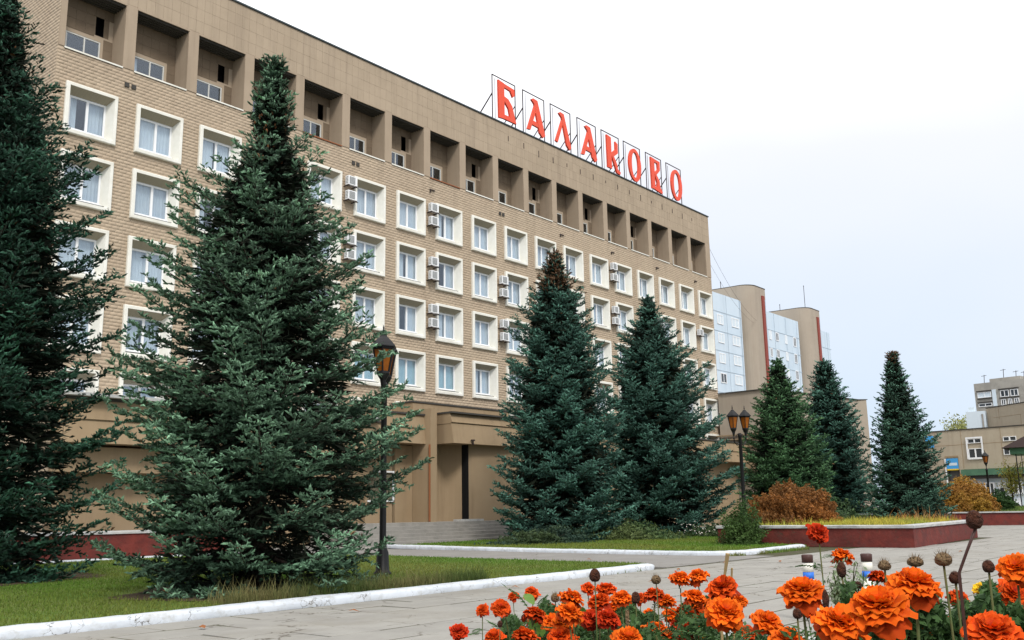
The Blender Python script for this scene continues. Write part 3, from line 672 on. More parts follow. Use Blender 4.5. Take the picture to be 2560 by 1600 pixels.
# ================================================================= ANNEX AND APARTMENTS
ann = thing('hotel_annex', 'low brown annex block beside the hotel with ledged west wall', 'building', (72, 33, 0))
H(MB().prism([(72.95, D+2), (72.95, D-.2), (72.2, 37.7), (72.1, 33.2), (85.9, 31.05), (86.45, 30.4), (90, 33), (90, D+2)], 0, 10.7), 'wall', 'tower_tan', ann)
H(MB().prism([(72.05, 37.7), (71.95, 33.1), (85.9, 30.9), (86.5, 30.3), (86.5, 30.5), (86.0, 31.1), (72.2, 33.3), (72.25, 37.7)], 10.71, 10.78), 'roof_edge', 'soffit_dark', ann)
for z in (7.15, 6.8, 6.2, 5.35): H(MB().box(71.86, 72.1, 33.3, 38.2, z, z+.09), 'ledge', 'portal_tan', ann)
H(MB().prism([(71.4, 33.2), (72.0, 33.2), (72.08, 37.9), (71.4, 37.9)], 4.3, 5.2), 'ledge_beam', 'portal_tan', ann)
ap = thing('apartment_block', 'light blue panel apartment block with rounded brown stair towers behind the hotel', 'building', (88, 46, 0))
def arcpts(cx, cy, r, a0, a1, n_=10): return [(cx+r*math.cos(R(a0+(a1-a0)*i/n_)), cy+r*math.sin(R(a0+(a1-a0)*i/n_))) for i in range(n_+1)]
def blue_wall(x0, x1, y, H_, wins, floors, curve=2.0):
    poly = [(x0, y+6), (x0, y)]+[(x1-curve, y)]+arcpts(x1-curve, y+curve*1.2, curve*1.2, -90, -35, 6)+[(x1+.3, y+6)]
    o = H(MB().prism(poly, 0, H_), 'blue_wall', 'blue_panel', ap)
    jm = MB()
    for z in floors: jm.box(x0-.02, x1-curve+.4, y-.03, y-.002, z-.03, z+.03)
    for x in np.arange(x0+.05, x1-curve+.4, 3.2): jm.box(x, x+.05, y-.032, y-.003, 0, H_-.02)
    H(jm, 'panel_joints', 'blue_joint', ap)
    for (a, b, z0, z1) in wins:
        f = MB(); t = .09; f.box(a, b, y-.06, y-.01, z0, z0+t).box(a, b, y-.06, y-.01, z1-t, z1).box(a, a+t, y-.06, y-.01, z0+t, z1-t).box(b-t, b, y-.06, y-.01, z0+t, z1-t).box((a+b)/2-.04, (a+b)/2+.04, y-.06, y-.01, z0+t, z1-t)
        w_ = H(f, 'window', 'plastic_white', ap); H(MB().box(a+t, b-t, y-.035, y-.03, z0+t, z1-t), 'pane', 'car_glass' if rnd.random() < .35 else 'pale_blue', w_)
fl_ = [21.7, 19.6, 17.5, 15.4, 13.1]
wa = []
for i, z in enumerate((21.4, 19.4, 17.25, 15.15, 13.0)): wa += [(88.57+.7, 88.57+2.0, z-1.05, z), (88.57+3.95, 88.57+5.6, z-.95, z+.08)]
blue_wall(88.2, 96.3, 46.2, 23.7, wa, fl_, 1.8)
wb = []
for z in (21.6, 19.55, 17.5, 15.4): wb += [(103.3, 103.9, z-1.05, z), (105.0, 105.8, z-1, z), (107.6, 108.2, z-1.05, z), (110.0, 110.8, z-1.1, z+.05)]
blue_wall(101.6, 112.8, 46.9, 23.85, wb, fl_, 1.2)
blue_wall(118.6, 123.2, 47.3, 23.9, [(119.2, 120, z-1, z) for z in (21.6, 19.5)], fl_, .5)
def brown_tower(x0, y0, w_, H_):
    poly = [(x0-.3, y0+7)]+[(x0, y0+2.2)]+arcpts(x0+1.5, y0+1.5, 1.5, 180, 270, 8)+[(x0+w_-.5, y0)]+arcpts(x0+w_-.5, y0+.5, .5, -90, 0, 4)+[(x0+w_, y0+7)]
    H(MB().prism(poly, 0, H_), 'stair_tower', 'tower_tan', ap)
    H(MB().prism([(a, b-.04) for a, b in poly], H_+.004, H_+.08), 'tower_coping', 'soffit_dark', ap)
    sx = x0+w_-1.5; H(MB().box(sx, sx+.62, y0-.14, y0-.004, 12.5, H_-1.0).prism([(sx, y0-.14), (sx+.62, y0-.14), (sx+.62, y0-.01), (sx, y0-.01)], H_-.995, H_-.9), 'red_strip', 'red_strip', ap)
    H(MB().box(sx+.64, sx+.9, y0-.1, y0-.003, 12.5, H_-1.3), 'grey_strip', 'blue_joint', ap)
brown_tower(97.3, 46.1, 4.3, 26.0)
brown_tower(114.2, 46.6, 4.4, 26.05)
for (x, y, z0, z1, lb) in ((97.8, 49.9, 25.95, 27.0, 'short roof aerial at the left end of the first stair tower'), (114.6, 50.3, 26.0, 27.0, 'short roof aerial at the left end of the second stair tower'), (114.9, 47.06, 26.1, 29.0, 'tall thin aerial standing on the second stair tower')):
    tag(MB().tube([(x, y, z0), (x, y, z1)], .035, 5).tube([(x-.12, y, z1-.1), (x+.12, y, z1-.05)], .03, 4).build('roof_aerial', 'steel_dark'), lb, 'aerial')
pts = []
for i in range(13):
    s = i/12; p = np.array([73, 38.5, 24.6])*(1-s)+np.array([99.5, 46.4, 22.0])*s; p[2] -= 1.0*4*s*(1-s); pts.append(p)
cb = MB().tube(pts, .012, 4).tube([p+np.array([0, .3, -.9*(1-i/16)]) for i, p in enumerate(pts)], .010, 4)
tag(cb.build('overhead_cables', 'steel_dark'), 'thin dark cables sagging from the hotel corner to the apartment tower', 'cable')

# beige building to the right (frame u along the wall southwards, w outward towards the camera)
Ab = np.array([94.92, 27.3]); db = np.array([93.59-94.92, 19.27-27.3]); db /= np.linalg.norm(db); nb = np.array([-abs(db[1]), abs(db[0])*np.sign(-db[0]*db[1]*-1)]); nb = np.array([db[1], -db[0]])
def FB(u, w_, z): p = Ab+db*u+nb*w_; return (p[0], p[1], z)
bb = thing('beige_building', 'two storey beige building with green band over a white shop front at the right', 'building', FB(0, 0, 0))
H(MB().fbox(FB, -1.2, 30, -12, 0, 4.45, 8.05), 'upper_wall', 'beige_wall', bb)
H(MB().fbox(FB, 2.3, 30, -12, -.25, 0, 4.44), 'shopfront_wall', 'pale_blue', bb)
H(MB().fbox(FB, -1.2, .75, -12, -.02, 0, 4.44), 'lower_wall', 'beige_wall', bb)
H(MB().fbox(FB, -1.25, 30, -12.1, .06, 8.054, 8.14), 'roof_edge', 'soffit_dark', bb)
H(MB().fbox(FB, 2.35, 30, .004, .5, 3.87, 4.42), 'green_band', 'green_band', bb)
H(MB().fbox(FB, 2.35, 30, -.02, .3, 3.55, 3.85), 'band_soffit', 'soffit_dark', bb)
H(MB().fbox(FB, 2.05, 2.34, -2, .04, 0, 5.7), 'door_pier', 'beige_wall', bb)
H(MB().fbox(FB, .80, 2.045, .002, .06, 5.58, 5.74), 'door_lintel', 'portal_tan', bb)
H(MB().fbox(FB, .76, .86, .01, .09, 0, 5.5), 'white_post', 'plastic_white', bb)
o_ = H(MB().fbox(FB, .92, 1.98, .03, .09, 4.55, 5.5), 'entrance_banner', 'banner_blue', bb)
H(MB().fbox(FB, .92, 1.98, .03, .092, 4.42, 4.545), 'yellow_edge', 'banner_yellow', o_)
H(MB().fbox(FB, 1.15, 1.9, .0925, .095, 4.85, 5.1), 'cloud_shape', 'pale_blue', o_)
H(MB().fbox(FB, .9, 2.04, -.6, -.4, 0, 4.4), 'doorway', 'room_wall', bb)
H(MB().fbox(FB, -.9, -.1, .03, .07, 6.6, 7.7), 'blue_sign', 'banner_blue', bb)
jm = MB()
for u in (2.45, 6.0, 9.5, 13): jm.fbox(FB, u, u+.035, .002, .015, 4.46, 8.0)
jm.fbox(FB, -1.1, 12, .002, .013, 6.70, 6.735); H(jm, 'panel_joints', 'portal_tan', bb)
def bwin(u0, u1, z0, z1, hb, t=.09):
    f = MB(); f.fbox(FB, u0, u1, .01, .08, z0, z0+t).fbox(FB, u0, u1, .01, .08, z1-t, z1).fbox(FB, u0, u0+t, .01, .08, z0+t, z1-t).fbox(FB, u1-t, u1, .01, .08, z0+t, z1-t)
    m_ = (u0+u1)/2; f.fbox(FB, m_-.06, m_+.06, .01, .075, z0+t, z1-t)
    w_ = H(f, 'window', 'plastic_white', bb)
    for a, b in ((u0+t, m_-.06), (m_+.06, u1-t)): H(MB().fbox(FB, a, b, .02, .03, z0+t, z1-t), 'pane', 'car_glass', w_)
# arched white surround holding an upper and a lower window
ar = MB(); 
for (a, b, c, d) in ((2.92, 3.05, 5.35, 7.2), (4.29, 4.42, 5.35, 7.2), (2.92, 4.42, 7.2, 7.34), (3.0, 4.34, 5.32, 5.42)): ar.fbox(FB, a, b, .085, .13, c, d)
H(ar, 'window_surround', 'plastic_white', bb)
bwin(3.06, 4.28, 6.78, 7.18, 0, .05); bwin(3.06, 4.28, 5.43, 6.3, 0, .05)
bwin(6.22, 7.34, 6.78, 7.18, 0, .05); bwin(6.15, 7.2, 5.58, 6.3, 0, .05); bwin(9.8, 11, 6.7, 7.2, 0, .06)
bwin(6.6, 7.4, 2.15, 3.25, 0); bwin(4.2, 5.0, 2.0, 3.2, 0); bwin(8.4, 9.3, 2.1, 3.25, 0)
dr = MB()
for u in np.arange(2.7, 6.4, .42): dr.fbox(FB, u, u+.26, -.24, -.17, rnd.uniform(1.4, 1.8), 3.2)
H(dr, 'shop_panels', 'plastic_white', bb)
H(MB().fbox(FB, 3.4, 3.8, -.24, -.15, 1.2, 2.7).fbox(FB, 5.4, 5.7, -.24, -.15, 1.2, 2.7), 'shop_door', 'dark_room', bb)
def frame(A_, B_):
    A_ = np.array(A_, float); d = np.array(B_, float)-A_; d /= np.linalg.norm(d); n_ = np.array([d[1], -d[0]])
    return lambda u, w_, z: (A_[0]+d[0]*u+n_[0]*w_, A_[1]+d[1]*u+n_[1]*w_, z)
ub = thing('stepped_back_block', 'plain beige upper block behind the flat roof of the two storey building', 'building', (105.4, 24.9, 0))
FU = frame((105.45, 24.92), (102.25, 20.86))
H(MB().fbox(FU, -.2, 16, -6, 0, 0, 10.85), 'wall', 'beige_wall', ub); H(MB().fbox(FU, -.25, 16, -6.1, .05, 10.854, 10.93), 'roof_edge', 'soffit_dark', ub)
H(MB().fbox(FU, .7, 4.5, .002, .014, 9.80, 9.83).fbox(FU, 4.5, 4.53, .002, .014, 8, 9.83).fbox(FU, 1.55, 1.58, .003, .016, 9.6, 10.85), 'panel_joint', 'portal_tan', ub)
wc = thing('white_penthouse', 'small white box with a low chimney at the left of the stepped back block', 'building', (105.2, 26.8, 0))
FC = frame((105.25, 26.87), (106.44, 25.41)); FC2 = frame((105.0, 26.9), (105.2, 24.95))
H(MB().fbox(FC2, 0, 1.8, -2, 0, 0, 10.6), 'wall', 'pale_blue', wc); H(MB().fbox(FC2, .25, .75, -.9, -.3, 10.61, 11.05), 'chimney', 'pale_blue', wc)
H(MB().fbox(FC2, 1.45, 1.6, .005, .06, 8.9, 10.3), 'drain_pipe', 'grey_tower', wc)
tw = thing('grey_tower_block', 'grey tower block with recessed balconies rising behind the beige building', 'building', (139.7, 34.4, 0))
FT = frame((139.67, 34.38), (138.47, 27.88))
H(MB().fbox(FT, 0, 16, -10, 0, 0, 17.35), 'wall', 'grey_tower', tw)
H(MB().fbox(FT, 1.9, 5.9, -5, -.6, 17.36, 17.85), 'roof_housing', 'grey_tower', tw)
for (a, b, z0, z1, mt) in ((.3, 2.3, 16.2, 16.32, 'soffit_dark'), (.3, 2.3, 15.2, 15.3, 'soffit_dark'), (.3, 2.3, 14.7, 14.8, 'soffit_dark'), (3.2, 5.8, 16.2, 16.32, 'soffit_dark'), (3.2, 5.8, 15.05, 15.14, 'soffit_dark')):
    H(MB().fbox(FT, a, b, .003, .2, z0, z1), 'balcony_slab', mt, tw)
H(MB().fbox(FT, 2.35, 2.85, .003, .12, 14.1, 16.3), 'blue_panel', 'pale_blue', tw)
for (a, b, z0, z1) in ((.4, 2.2, 15.35, 16.1), (.4, 2.2, 14.15, 14.6), (3.4, 4.5, 15.2, 16.1), (4.7, 5.7, 15.2, 16.1), (3.4, 4.0, 14.1, 14.9), (4.3, 4.8, 14.1, 14.9), (5.1, 5.7, 14.1, 14.9)):
    w_ = H(MB().fbox(FT, a, b, .004, .09, z0, z0+.08).fbox(FT, a, b, .004, .09, z1-.08, z1).fbox(FT, a, a+.08, .004, .09, z0+.08, z1-.08).fbox(FT, b-.08, b, .004, .09, z0+.08, z1-.08).fbox(FT, (a+b)/2-.04, (a+b)/2+.04, .004, .09, z0+.08, z1-.08), 'window', 'plastic_white', tw)
    H(MB().fbox(FT, a+.08, b-.08, .02, .03, z0+.08, z1-.08), 'pane', 'pale_blue' if a < 2.5 and z0 > 15 else 'car_glass', w_)
for (u, h_, lb) in ((1.0, .7, 'short aerial at the left end of the grey tower roof'), (3.6, 1.2, 'tallest aerial in the middle of the grey tower roof'), (5.2, .8, 'aerial right of the tallest one on the grey tower roof'), (6.2, .6, 'rightmost short aerial on the grey tower roof')):
    mb = MB(); a = FT(u, -1, 17.3); b = FT(u+.1, -1, 17.85+h_); mb.tube([a, b], .04, 4).tube([FT(u-.3, -1, 17.7+h_), FT(u+.4, -1, 17.75+h_)], .03, 4)
    tag(mb.build('roof_aerial', 'steel_dark'), lb, 'aerial')
# kiosk roof with green fascia at the right edge
ks = thing('kiosk_pavilion', 'dark roofed kiosk with a green fascia at the right edge', 'kiosk', (54, 11, .3))
kp = spot(2523, 1120, 72)
kx, ky = float(kp[0]), float(kp[1])
FK = frame((kx, ky), (kx+.45, ky-3.95))
rf = MB(); rf.add([FK(-.5, .4, 5.45), FK(6, .4, 5.45), FK(6, -4, 5.45), FK(-.5, -4, 5.45), FK(1.8, -1.6, 6.8), FK(5, -1.6, 6.8)], [(0, 1, 5, 4), (1, 2, 5), (2, 3, 4, 5), (3, 0, 4), (3, 2, 1, 0)])
H(rf, 'roof', 'dark_roof', ks); H(MB().fbox(FK, 0, 5.6, -3.6, 0, 4.98, 5.44), 'green_fascia', 'green_band', ks)
for u, w_ in ((.35, -.1), (5.4, -.1), (5.4, -3.4)): H(MB().fbox(FK, u, u+.07, w_-.07, w_, .8, 4.97), 'post', 'black_iron', ks)
H(MB().fbox(FK, .7, .74, -.3, -.26, 3.6, 4.97), 'rod', 'black_iron', ks)

# ================================================================= PLANTERS, WALLS
def wallrun(name, poly, z0, z1, label, cat, soil_in=None, ct=.10, cap=.42, over=.05):
    """closed planter: red painted walls, rough grey coping, soil inside"""
    t = thing(name, label, cat, (poly[0][0], poly[0][1], 0))
    P_ = np.array(poly, float); c = P_.mean(0)
    def inset(d):
        out = []; k = len(P_)
        for i in range(k):
            a, b, e_ = P_[i-1], P_[i], P_[(i+1) % k]
            d1 = (b-a)/np.linalg.norm(b-a); d2 = (e_-b)/np.linalg.norm(e_-b); n1 = np.array([-d1[1], d1[0]]); n2 = np.array([-d2[1], d2[0]])
            v = n1+n2; v /= np.linalg.norm(v); out.append(b+v*d/max(.3, v@n1))
        return np.array(out)
    A = P_; Bi = inset(cap-.06); k = len(A)
    w_ = MB()
    for i in range(k):
        j = (i+1) % k; a, b, c1, d1 = A[i], A[j], Bi[j], Bi[i]; n_ = max(2, int(np.linalg.norm(b-a)/.5))
        vs = []; 
        for q in range(n_+1):
            s = q/n_; p = a*(1-s)+b*s; r_ = d1*(1-s)+c1*s; off = rnd.uniform(-.008, .008) if 0 < q < n_ else 0
            nn = (p-r_)/np.linalg.norm(p-r_)
            vs += [(*(p+nn*off), z0), (*(p+nn*(off+rnd.uniform(-.01, .01) if 0 < q < n_ else 0)), (z0+z1)/2), (*(p+nn*off), z1-.001), (*r_, z1-.001), (*r_, z0)]
        fs = [(q*5+e_, (q+1)*5+e_, (q+1)*5+e_+1, q*5+e_+1) for q in range(n_) for e_ in range(4)]
        w_.add(vs, fs)
    H(w_, 'wall', 'red_paint', t)
    Ao, Ai = inset(-over), inset(cap)
    cp = MB()
    for i in range(k):
        j = (i+1) % k; n_ = max(2, int(np.linalg.norm(Ao[j]-Ao[i])/.4)); vs = []
        for q in range(n_+1):
            s = q/n_; p = Ao[i]*(1-s)+Ao[j]*s; r_ = Ai[i]*(1-s)+Ai[j]*s; e_ = (lambda m_=.008: rnd.uniform(-m_, m_) if 0 < q < n_ else 0)
            nn = (p-r_)/np.linalg.norm(p-r_)
            vs += [(*(p+nn*e_()), z1), (*(p+nn*e_(.01)), z1+ct*.8+e_(.004)), (*(p-nn*.03), z1+ct+e_(.004)), (*r_, z1+ct+e_(.004)), (*r_, z1)]
        cp.add(vs, [(q*5+e_, (q+1)*5+e_, (q+1)*5+e_+1, q*5+e_+1) for q in range(n_) for e_ in range(4)])
    H(cp, 'coping', 'coping', t, smooth=False)
    H(MB().prism([tuple(p) for p in inset(cap-.08)], z1-.15, z1-.02), 'soil', 'earth', t)
    return t
p1 = wallrun('brick_planter', [(33.0, 10.45), (43.5, 11.2), (43.9, 17.6), (33.05, 17.6)], 0, .63, 'long dark red painted planter with rough grey coping and yellow grass', 'planter')
# far retaining wall, long
fw = thing('retaining_wall', 'long low dark red retaining wall with pale coping at the right', 'wall', (66, 19.8, 0))
wp = [(60.5, 25.0), (65.4, 19.6), (67.75, 14.4), (70.0, 4.0)]
wq = [(62.0, 26.0), (66.4, 20.2), (68.6, 14.8), (70.9, 4.2)]
for (a, b, c, d) in zip(wp, wp[1:], wq[1:], wq):
    H(MB().prism([a, b, c, d], -.03, .78), 'wall_section', 'red_paint', fw)
mbc = MB()
q0 = [(x-.07, y-.05) for x, y in wp]; q1 = [(x+.45*0+.5, y+.3) for x, y in wp]
for (a, b, c, d) in zip(q0, q0[1:], q1[1:], q1): mbc.prism([a, b, c, d], .782, .86)
H(mbc, 'coping', 'coping', fw)
jm = MB()
for s in np.arange(.05, .98, .09):
    a = np.array(wp[2])*(1-s)+np.array(wp[3])*s; jm.box(a[0]-.035, a[0]+.02, a[1], a[1]+.03, 0, .77)
H(jm, 'wall_joint', 'steel_dark', fw)
MB().add([(62.3, 26.2, .80), (66.1, 20.0, .80), (68.5, 14.6, .80), (70.8, 4.0, .80), (84, 0, 1.12), (84, 14.6, 1.12), (82, 20, 1.12), (80, 30, 1.12)], [(0, 1, 6, 7), (1, 2, 5, 6), (2, 3, 4, 5)]).build('raised_lawn', 'turf', kind='structure')
LC = [(66.2, 20.0), (68.5, 14.6), (70.8, 4.0), (84, 0), (84, 14.6), (80, 28), (63, 26)]
P = scatter(LC, 60000, 95)[:16000]; zz = .80+.32*np.clip((P[:, 0]-67)/16, 0, 1)
blades('raised_lawn_grass', P, zz-.01, .10, .02, grasscol(P, (.10, .19, .03), (.13, .17, .04), .5, 4), parent=bpy.data.objects['raised_lawn'])
MB().prism([(82.5, -30), (130, -30), (130, 30), (82.5, 30)], -.04, .72).build('parking_area', 'asphalt', kind='structure')
lw = wallrun('low_red_wall', [(12.0, 33.6), (23.5, 33.6), (23.5, 35.4), (12.0, 35.4)], 0, .82, 'low red planter wall before the hotel ground floor, glimpsed between the two nearest spruces', 'planter')

# ================================================================= SPRUCES
def spruce(label, base, height, prof, whorl, fing, tints, seed, loc_group='blue spruces in front of the hotel', brown_top=0, density=1.0, cones=0, lean=(0, 0), wide=1.0):
    """prof: list of (relative height, left radius, right radius) as seen from the plaza"""
    g = np.random.default_rng(seed); lr_s = wide
    t = thing('spruce_tree', label, 'tree', base, group=loc_group)
    H_ = height; hs = np.array([p[0] for p in prof]); lr = np.array([p[1]*(1+(wide-1)*min(1, (1-p[0])*3)) for p in prof]); rr = np.array([p[2]*(1+(wide-1)*min(1, (1-p[0])*3)) for p in prof])
    o_ = np.argsort(hs); hs, lr, rr = hs[o_], lr[o_], rr[o_]
    wood = MB(); wood.tube([(lean[0]*s**2, lean[1]*s**2, H_*s) for s in np.linspace(0, 1, 12)], [max(.012, .0155*H_*(1-s)**.9) for s in np.linspace(0, 1, 12)], 8)
    O, Dv, Ln, Ag, Bt = [], [], [], [], []          # fingers: origin, direction, length, 0..1 outwardness
    z = .12
    limb = MB()
    while z < H_*.985:
        h = z/H_; mR = max(np.interp(h, hs, lr), np.interp(h, hs, rr)); nb_ = int(np.clip(6+mR*1.7, 5, 11)*density**.3); a0 = g.uniform(0, 6.28)
        for b_ in range(nb_):
            a = a0+2*math.pi*b_/nb_+g.normal(0, .18); zz = z+g.uniform(-.20, .20)*whorl
            if zz < .05: zz = .05
            hh = zz/H_; d = np.array([math.cos(a), math.sin(a)]); c = d@cr0[:2]
            Rl = np.interp(hh, hs, lr); Rr = np.interp(hh, hs, rr); L = (Rr*(1+c)+Rl*(1-c))/2
            L = max(L-.05, .6*L); L *= g.choice([g.uniform(.74, .98), g.uniform(.92, 1.06), g.uniform(1.05, 1.15)], p=[.60, .36, .04])
            if L < .08: L = .08
            up = np.interp(hh, [0, .3, .75, 1], [-.02, .06, .35, 1.1]); droop = np.interp(hh, [0, .5, 1], [.10, .08, 0])
            bt_ = g.uniform(.72, 1.3)
            org = np.array([lean[0]*hh**2, lean[1]*hh**2, zz-L*up*.5])
            n_ = max(3, int(L/.15)); ss = np.linspace(0, 1, n_+1)
            bz = L*(up*ss-droop*np.sin(ss*math.pi)*1.2+.07*ss**3); X = org[None]+np.c_[d[0]*L*ss, d[1]*L*ss, bz]
            side = np.array([-d[1], d[0], 0])
            X += side[None]*(g.normal(0, .05)*L*ss**2)[:, None]
            if X[-1, 2] < .10: X[:, 2] += (.10-X[-1, 2])*ss
            X[:, 2] = np.maximum(X[:, 2], .06)
            if L > .5: limb.tube(X[::max(1, n_//4)], [max(.006, .016*L*(1-.85*s)) for s in ss[::max(1, n_//4)]], 4, False)
            st = .30 if L > 1.2 else .08
            for i in range(1, n_+1):
                s = ss[i]
                if s < st: continue
                dirb = X[i]-X[i-1]; dirb /= np.linalg.norm(dirb)
                tl_ = (.06+1.5*fing+.40*L*(1-s)*min(1, s*2.4))*g.uniform(.7, 1.15); tl_ = min(tl_, .95)
                for sg in (-1, 1):
                    td = dirb*.62+side*sg*.78+np.array([0, 0, g.normal(.02, .20)]); td /= np.linalg.norm(td)
                    m_ = max(2, int(tl_/(fing*.34)*density)); u = (np.arange(m_)+.4)/m_
                    Q = X[i][None]+td[None]*(u*tl_)[:, None]; Q[:, 2] -= .10*(u*tl_)**2
                    s2 = np.cross(td, (0, 0, 1)); s2 /= np.linalg.norm(s2)+1e-9
                    alt = np.where(np.arange(m_) % 2 == 0, 1, -1)*.65
                    fd = td[None]*.75+s2[None]*(alt+g.normal(0, .3, m_))[:, None]+np.c_[np.zeros(m_), np.zeros(m_), g.normal(.25, .34, m_)]
                    fd /= np.linalg.norm(fd, axis=1)[:, None]
                    O.append(Q); Dv.append(fd); Ln.append(fing*g.uniform(.7, 1.25, m_)); Ag.append(np.clip(s+.1*u, 0, 1)); Bt.append(np.full(m_, bt_))
                O.append(X[i][None]); Dv.append((dirb+np.array([0, 0, .25]))[None]); Ln.append(np.array([fing*1.1])); Ag.append(np.array([s])); Bt.append(np.array([bt_]))
        z += whorl*np.interp(h, [0, .8, 1], [1, .8, .5])*g.uniform(.8, 1.2)
    # leader
    for q in np.linspace(.955, 1, 10):
        for a in np.linspace(0, 6.28, 4, endpoint=False):
            O.append(np.array([[lean[0]*q**2, lean[1]*q**2, H_*q]])); Dv.append(np.array([[math.cos(a)*.5, math.sin(a)*.5, .75]])); Ln.append(np.array([fing*.8])); Ag.append(np.array([1.])); Bt.append(np.array([1.]))
    O = np.concatenate(O); Dv = np.concatenate(Dv); Ln = np.concatenate(Ln); Ag = np.concatenate(Ag); Bt = np.concatenate(Bt)
    # thin out the side nobody can see (behind the trunk, deep inside)
    v = O[:, :2]@cf[:2]/np.linalg.norm(cf[:2]); rad = np.hypot(O[:, 0], O[:, 1]); keep = (v < .35*rad+.3) | (g.random(len(O)) < .35); bx = base[0]+O[:, 0], base[1]+O[:, 1]; az_ = np.arctan2(bx[0], bx[1]); keep &= (az_ > YAW-R(33)) | (g.random(len(O)) < .4)
    O, Dv, Ln, Ag, Bt = O[keep], Dv[keep], Ln[keep], Ag[keep], Bt[keep]
    k = len(O); Dv /= np.linalg.norm(Dv, axis=1)[:, None]
    ref = np.where(np.abs(Dv[:, 2:3]) < .9, np.array([[0, 0, 1.]]), np.array([[1., 0, 0]])); A1 = np.cross(Dv, ref); A1 /= np.linalg.norm(A1, axis=1)[:, None]; A2 = np.cross(Dv, A1)
    NB = 6; V = []; ph = g.uniform(0, 6.28, k)
    wid = Ln*.30
    for i in range(NB):
        th = ph+2*math.pi*i*.382*2.6; r_ = A1*np.cos(th)[:, None]+A2*np.sin(th)[:, None]; tn = np.cross(Dv, r_)
        p0 = O+Dv*(Ln*(.12+.62*i/NB))[:, None]; tip = p0+(r_*.62+Dv*.72)*(Ln*(.50 if i < NB-1 else .55))[:, None]
        V.append(np.stack([p0-tn*wid[:, None]*.5-r_*wid[:, None]*.2, p0+tn*wid[:, None]*.5-r_*wid[:, None]*.2, tip], 1))
    V = np.stack(V, 1).reshape(-1, 3); F = np.arange(len(V)).reshape(-1, 3)
    # old-to-glaucous needle tint, also painting inner shade and lit tips; a few browned
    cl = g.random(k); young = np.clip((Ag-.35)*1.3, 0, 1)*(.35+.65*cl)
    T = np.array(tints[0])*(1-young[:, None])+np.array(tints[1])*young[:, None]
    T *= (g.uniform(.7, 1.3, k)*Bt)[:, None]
    dead = (g.random(k) < .002); T[dead] = (.16, .09, .04)
    if brown_top:
        hb = O[:, 2]/H_; pb = np.clip((hb-brown_top)/.06, 0, .8)*g.uniform(.4, 1.3, k); bt = g.random(k) < pb; T[bt] = np.array((.115, .062, .03))*g.uniform(.6, 1.4, (bt.sum(), 1))
    T = np.repeat(T, NB, 0)
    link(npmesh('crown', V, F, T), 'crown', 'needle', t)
    # old inner twigs closing the crown, coloured near-black to paint its inner shade
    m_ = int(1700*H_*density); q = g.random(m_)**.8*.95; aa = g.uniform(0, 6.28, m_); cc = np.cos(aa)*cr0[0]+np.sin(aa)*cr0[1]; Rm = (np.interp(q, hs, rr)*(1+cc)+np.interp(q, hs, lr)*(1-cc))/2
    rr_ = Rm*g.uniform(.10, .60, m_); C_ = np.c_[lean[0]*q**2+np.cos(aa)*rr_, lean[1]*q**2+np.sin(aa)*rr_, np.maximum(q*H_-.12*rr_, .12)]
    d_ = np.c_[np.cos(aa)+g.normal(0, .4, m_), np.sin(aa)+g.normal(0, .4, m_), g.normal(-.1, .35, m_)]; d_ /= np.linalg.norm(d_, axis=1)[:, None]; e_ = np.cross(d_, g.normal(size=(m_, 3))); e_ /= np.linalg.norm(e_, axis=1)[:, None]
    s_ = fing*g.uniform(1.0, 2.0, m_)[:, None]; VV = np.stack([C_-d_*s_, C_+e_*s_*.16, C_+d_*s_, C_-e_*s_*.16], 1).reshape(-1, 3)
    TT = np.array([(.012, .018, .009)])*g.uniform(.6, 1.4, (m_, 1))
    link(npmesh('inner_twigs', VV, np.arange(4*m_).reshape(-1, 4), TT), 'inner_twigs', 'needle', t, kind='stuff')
    wood.build('trunk', 'bark', t, True); limb.build('branches', 'bark', t, True, kind='stuff')
    if cones:
        cn = MB()
        for i in range(cones):
            hh = g.uniform(.80, .93); a = g.uniform(0, 6.28); L = np.interp(hh, hs, (lr+rr)/2)*g.uniform(.3, .9); L2 = g.uniform(.07, .12)
            c = (math.cos(a)*L+lean[0]*hh**2, math.sin(a)*L+lean[1]*hh**2, hh*H_-.25-L2)
            cn.lathe([(.004, 0), (.022, L2*.25), (.026, L2*.6), (.016, L2*.9), (.004, L2)], 6, c)
        cn.build('cones', 'cone', t, True, kind='stuff')
    return t, k
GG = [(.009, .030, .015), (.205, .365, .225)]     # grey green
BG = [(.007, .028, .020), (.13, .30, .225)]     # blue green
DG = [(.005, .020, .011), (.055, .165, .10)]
T1P = [(1, .01, .01), (.965, .04, .05), (.93, .22, .2), (.90, .42, .36), (.86, .52, .40), (.845, .38, .40), (.82, .45, .5), (.79, .85, .9), (.74, 1.3, 1.25), (.69, 1.75, 1.55), (.615, 2.2, 1.7), (.54, 2.4, 2.0), (.46, 2.25, 2.15), (.385, 2.8, 2.75), (.31, 2.8, 3.0), (.246, 2.9, 3.4), (.19, 3.0, 3.25), (.115, 2.95, 3.2), (.04, 2.8, 3.0), (0, 2.4, 2.6)]
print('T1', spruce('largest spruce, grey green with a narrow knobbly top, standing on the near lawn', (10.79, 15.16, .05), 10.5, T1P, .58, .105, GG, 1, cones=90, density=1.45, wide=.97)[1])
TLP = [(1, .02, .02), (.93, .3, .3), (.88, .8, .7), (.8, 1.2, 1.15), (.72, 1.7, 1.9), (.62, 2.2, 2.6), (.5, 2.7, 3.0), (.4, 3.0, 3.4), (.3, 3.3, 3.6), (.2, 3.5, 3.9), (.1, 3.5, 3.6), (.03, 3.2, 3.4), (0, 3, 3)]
print('TL', spruce('tall dark spruce cut off by the left edge of the photo', (8.69, 23.6, .05), 14.9, TLP, .68, .14, DG, 2, cones=20, density=1.25, wide=.97)[1])
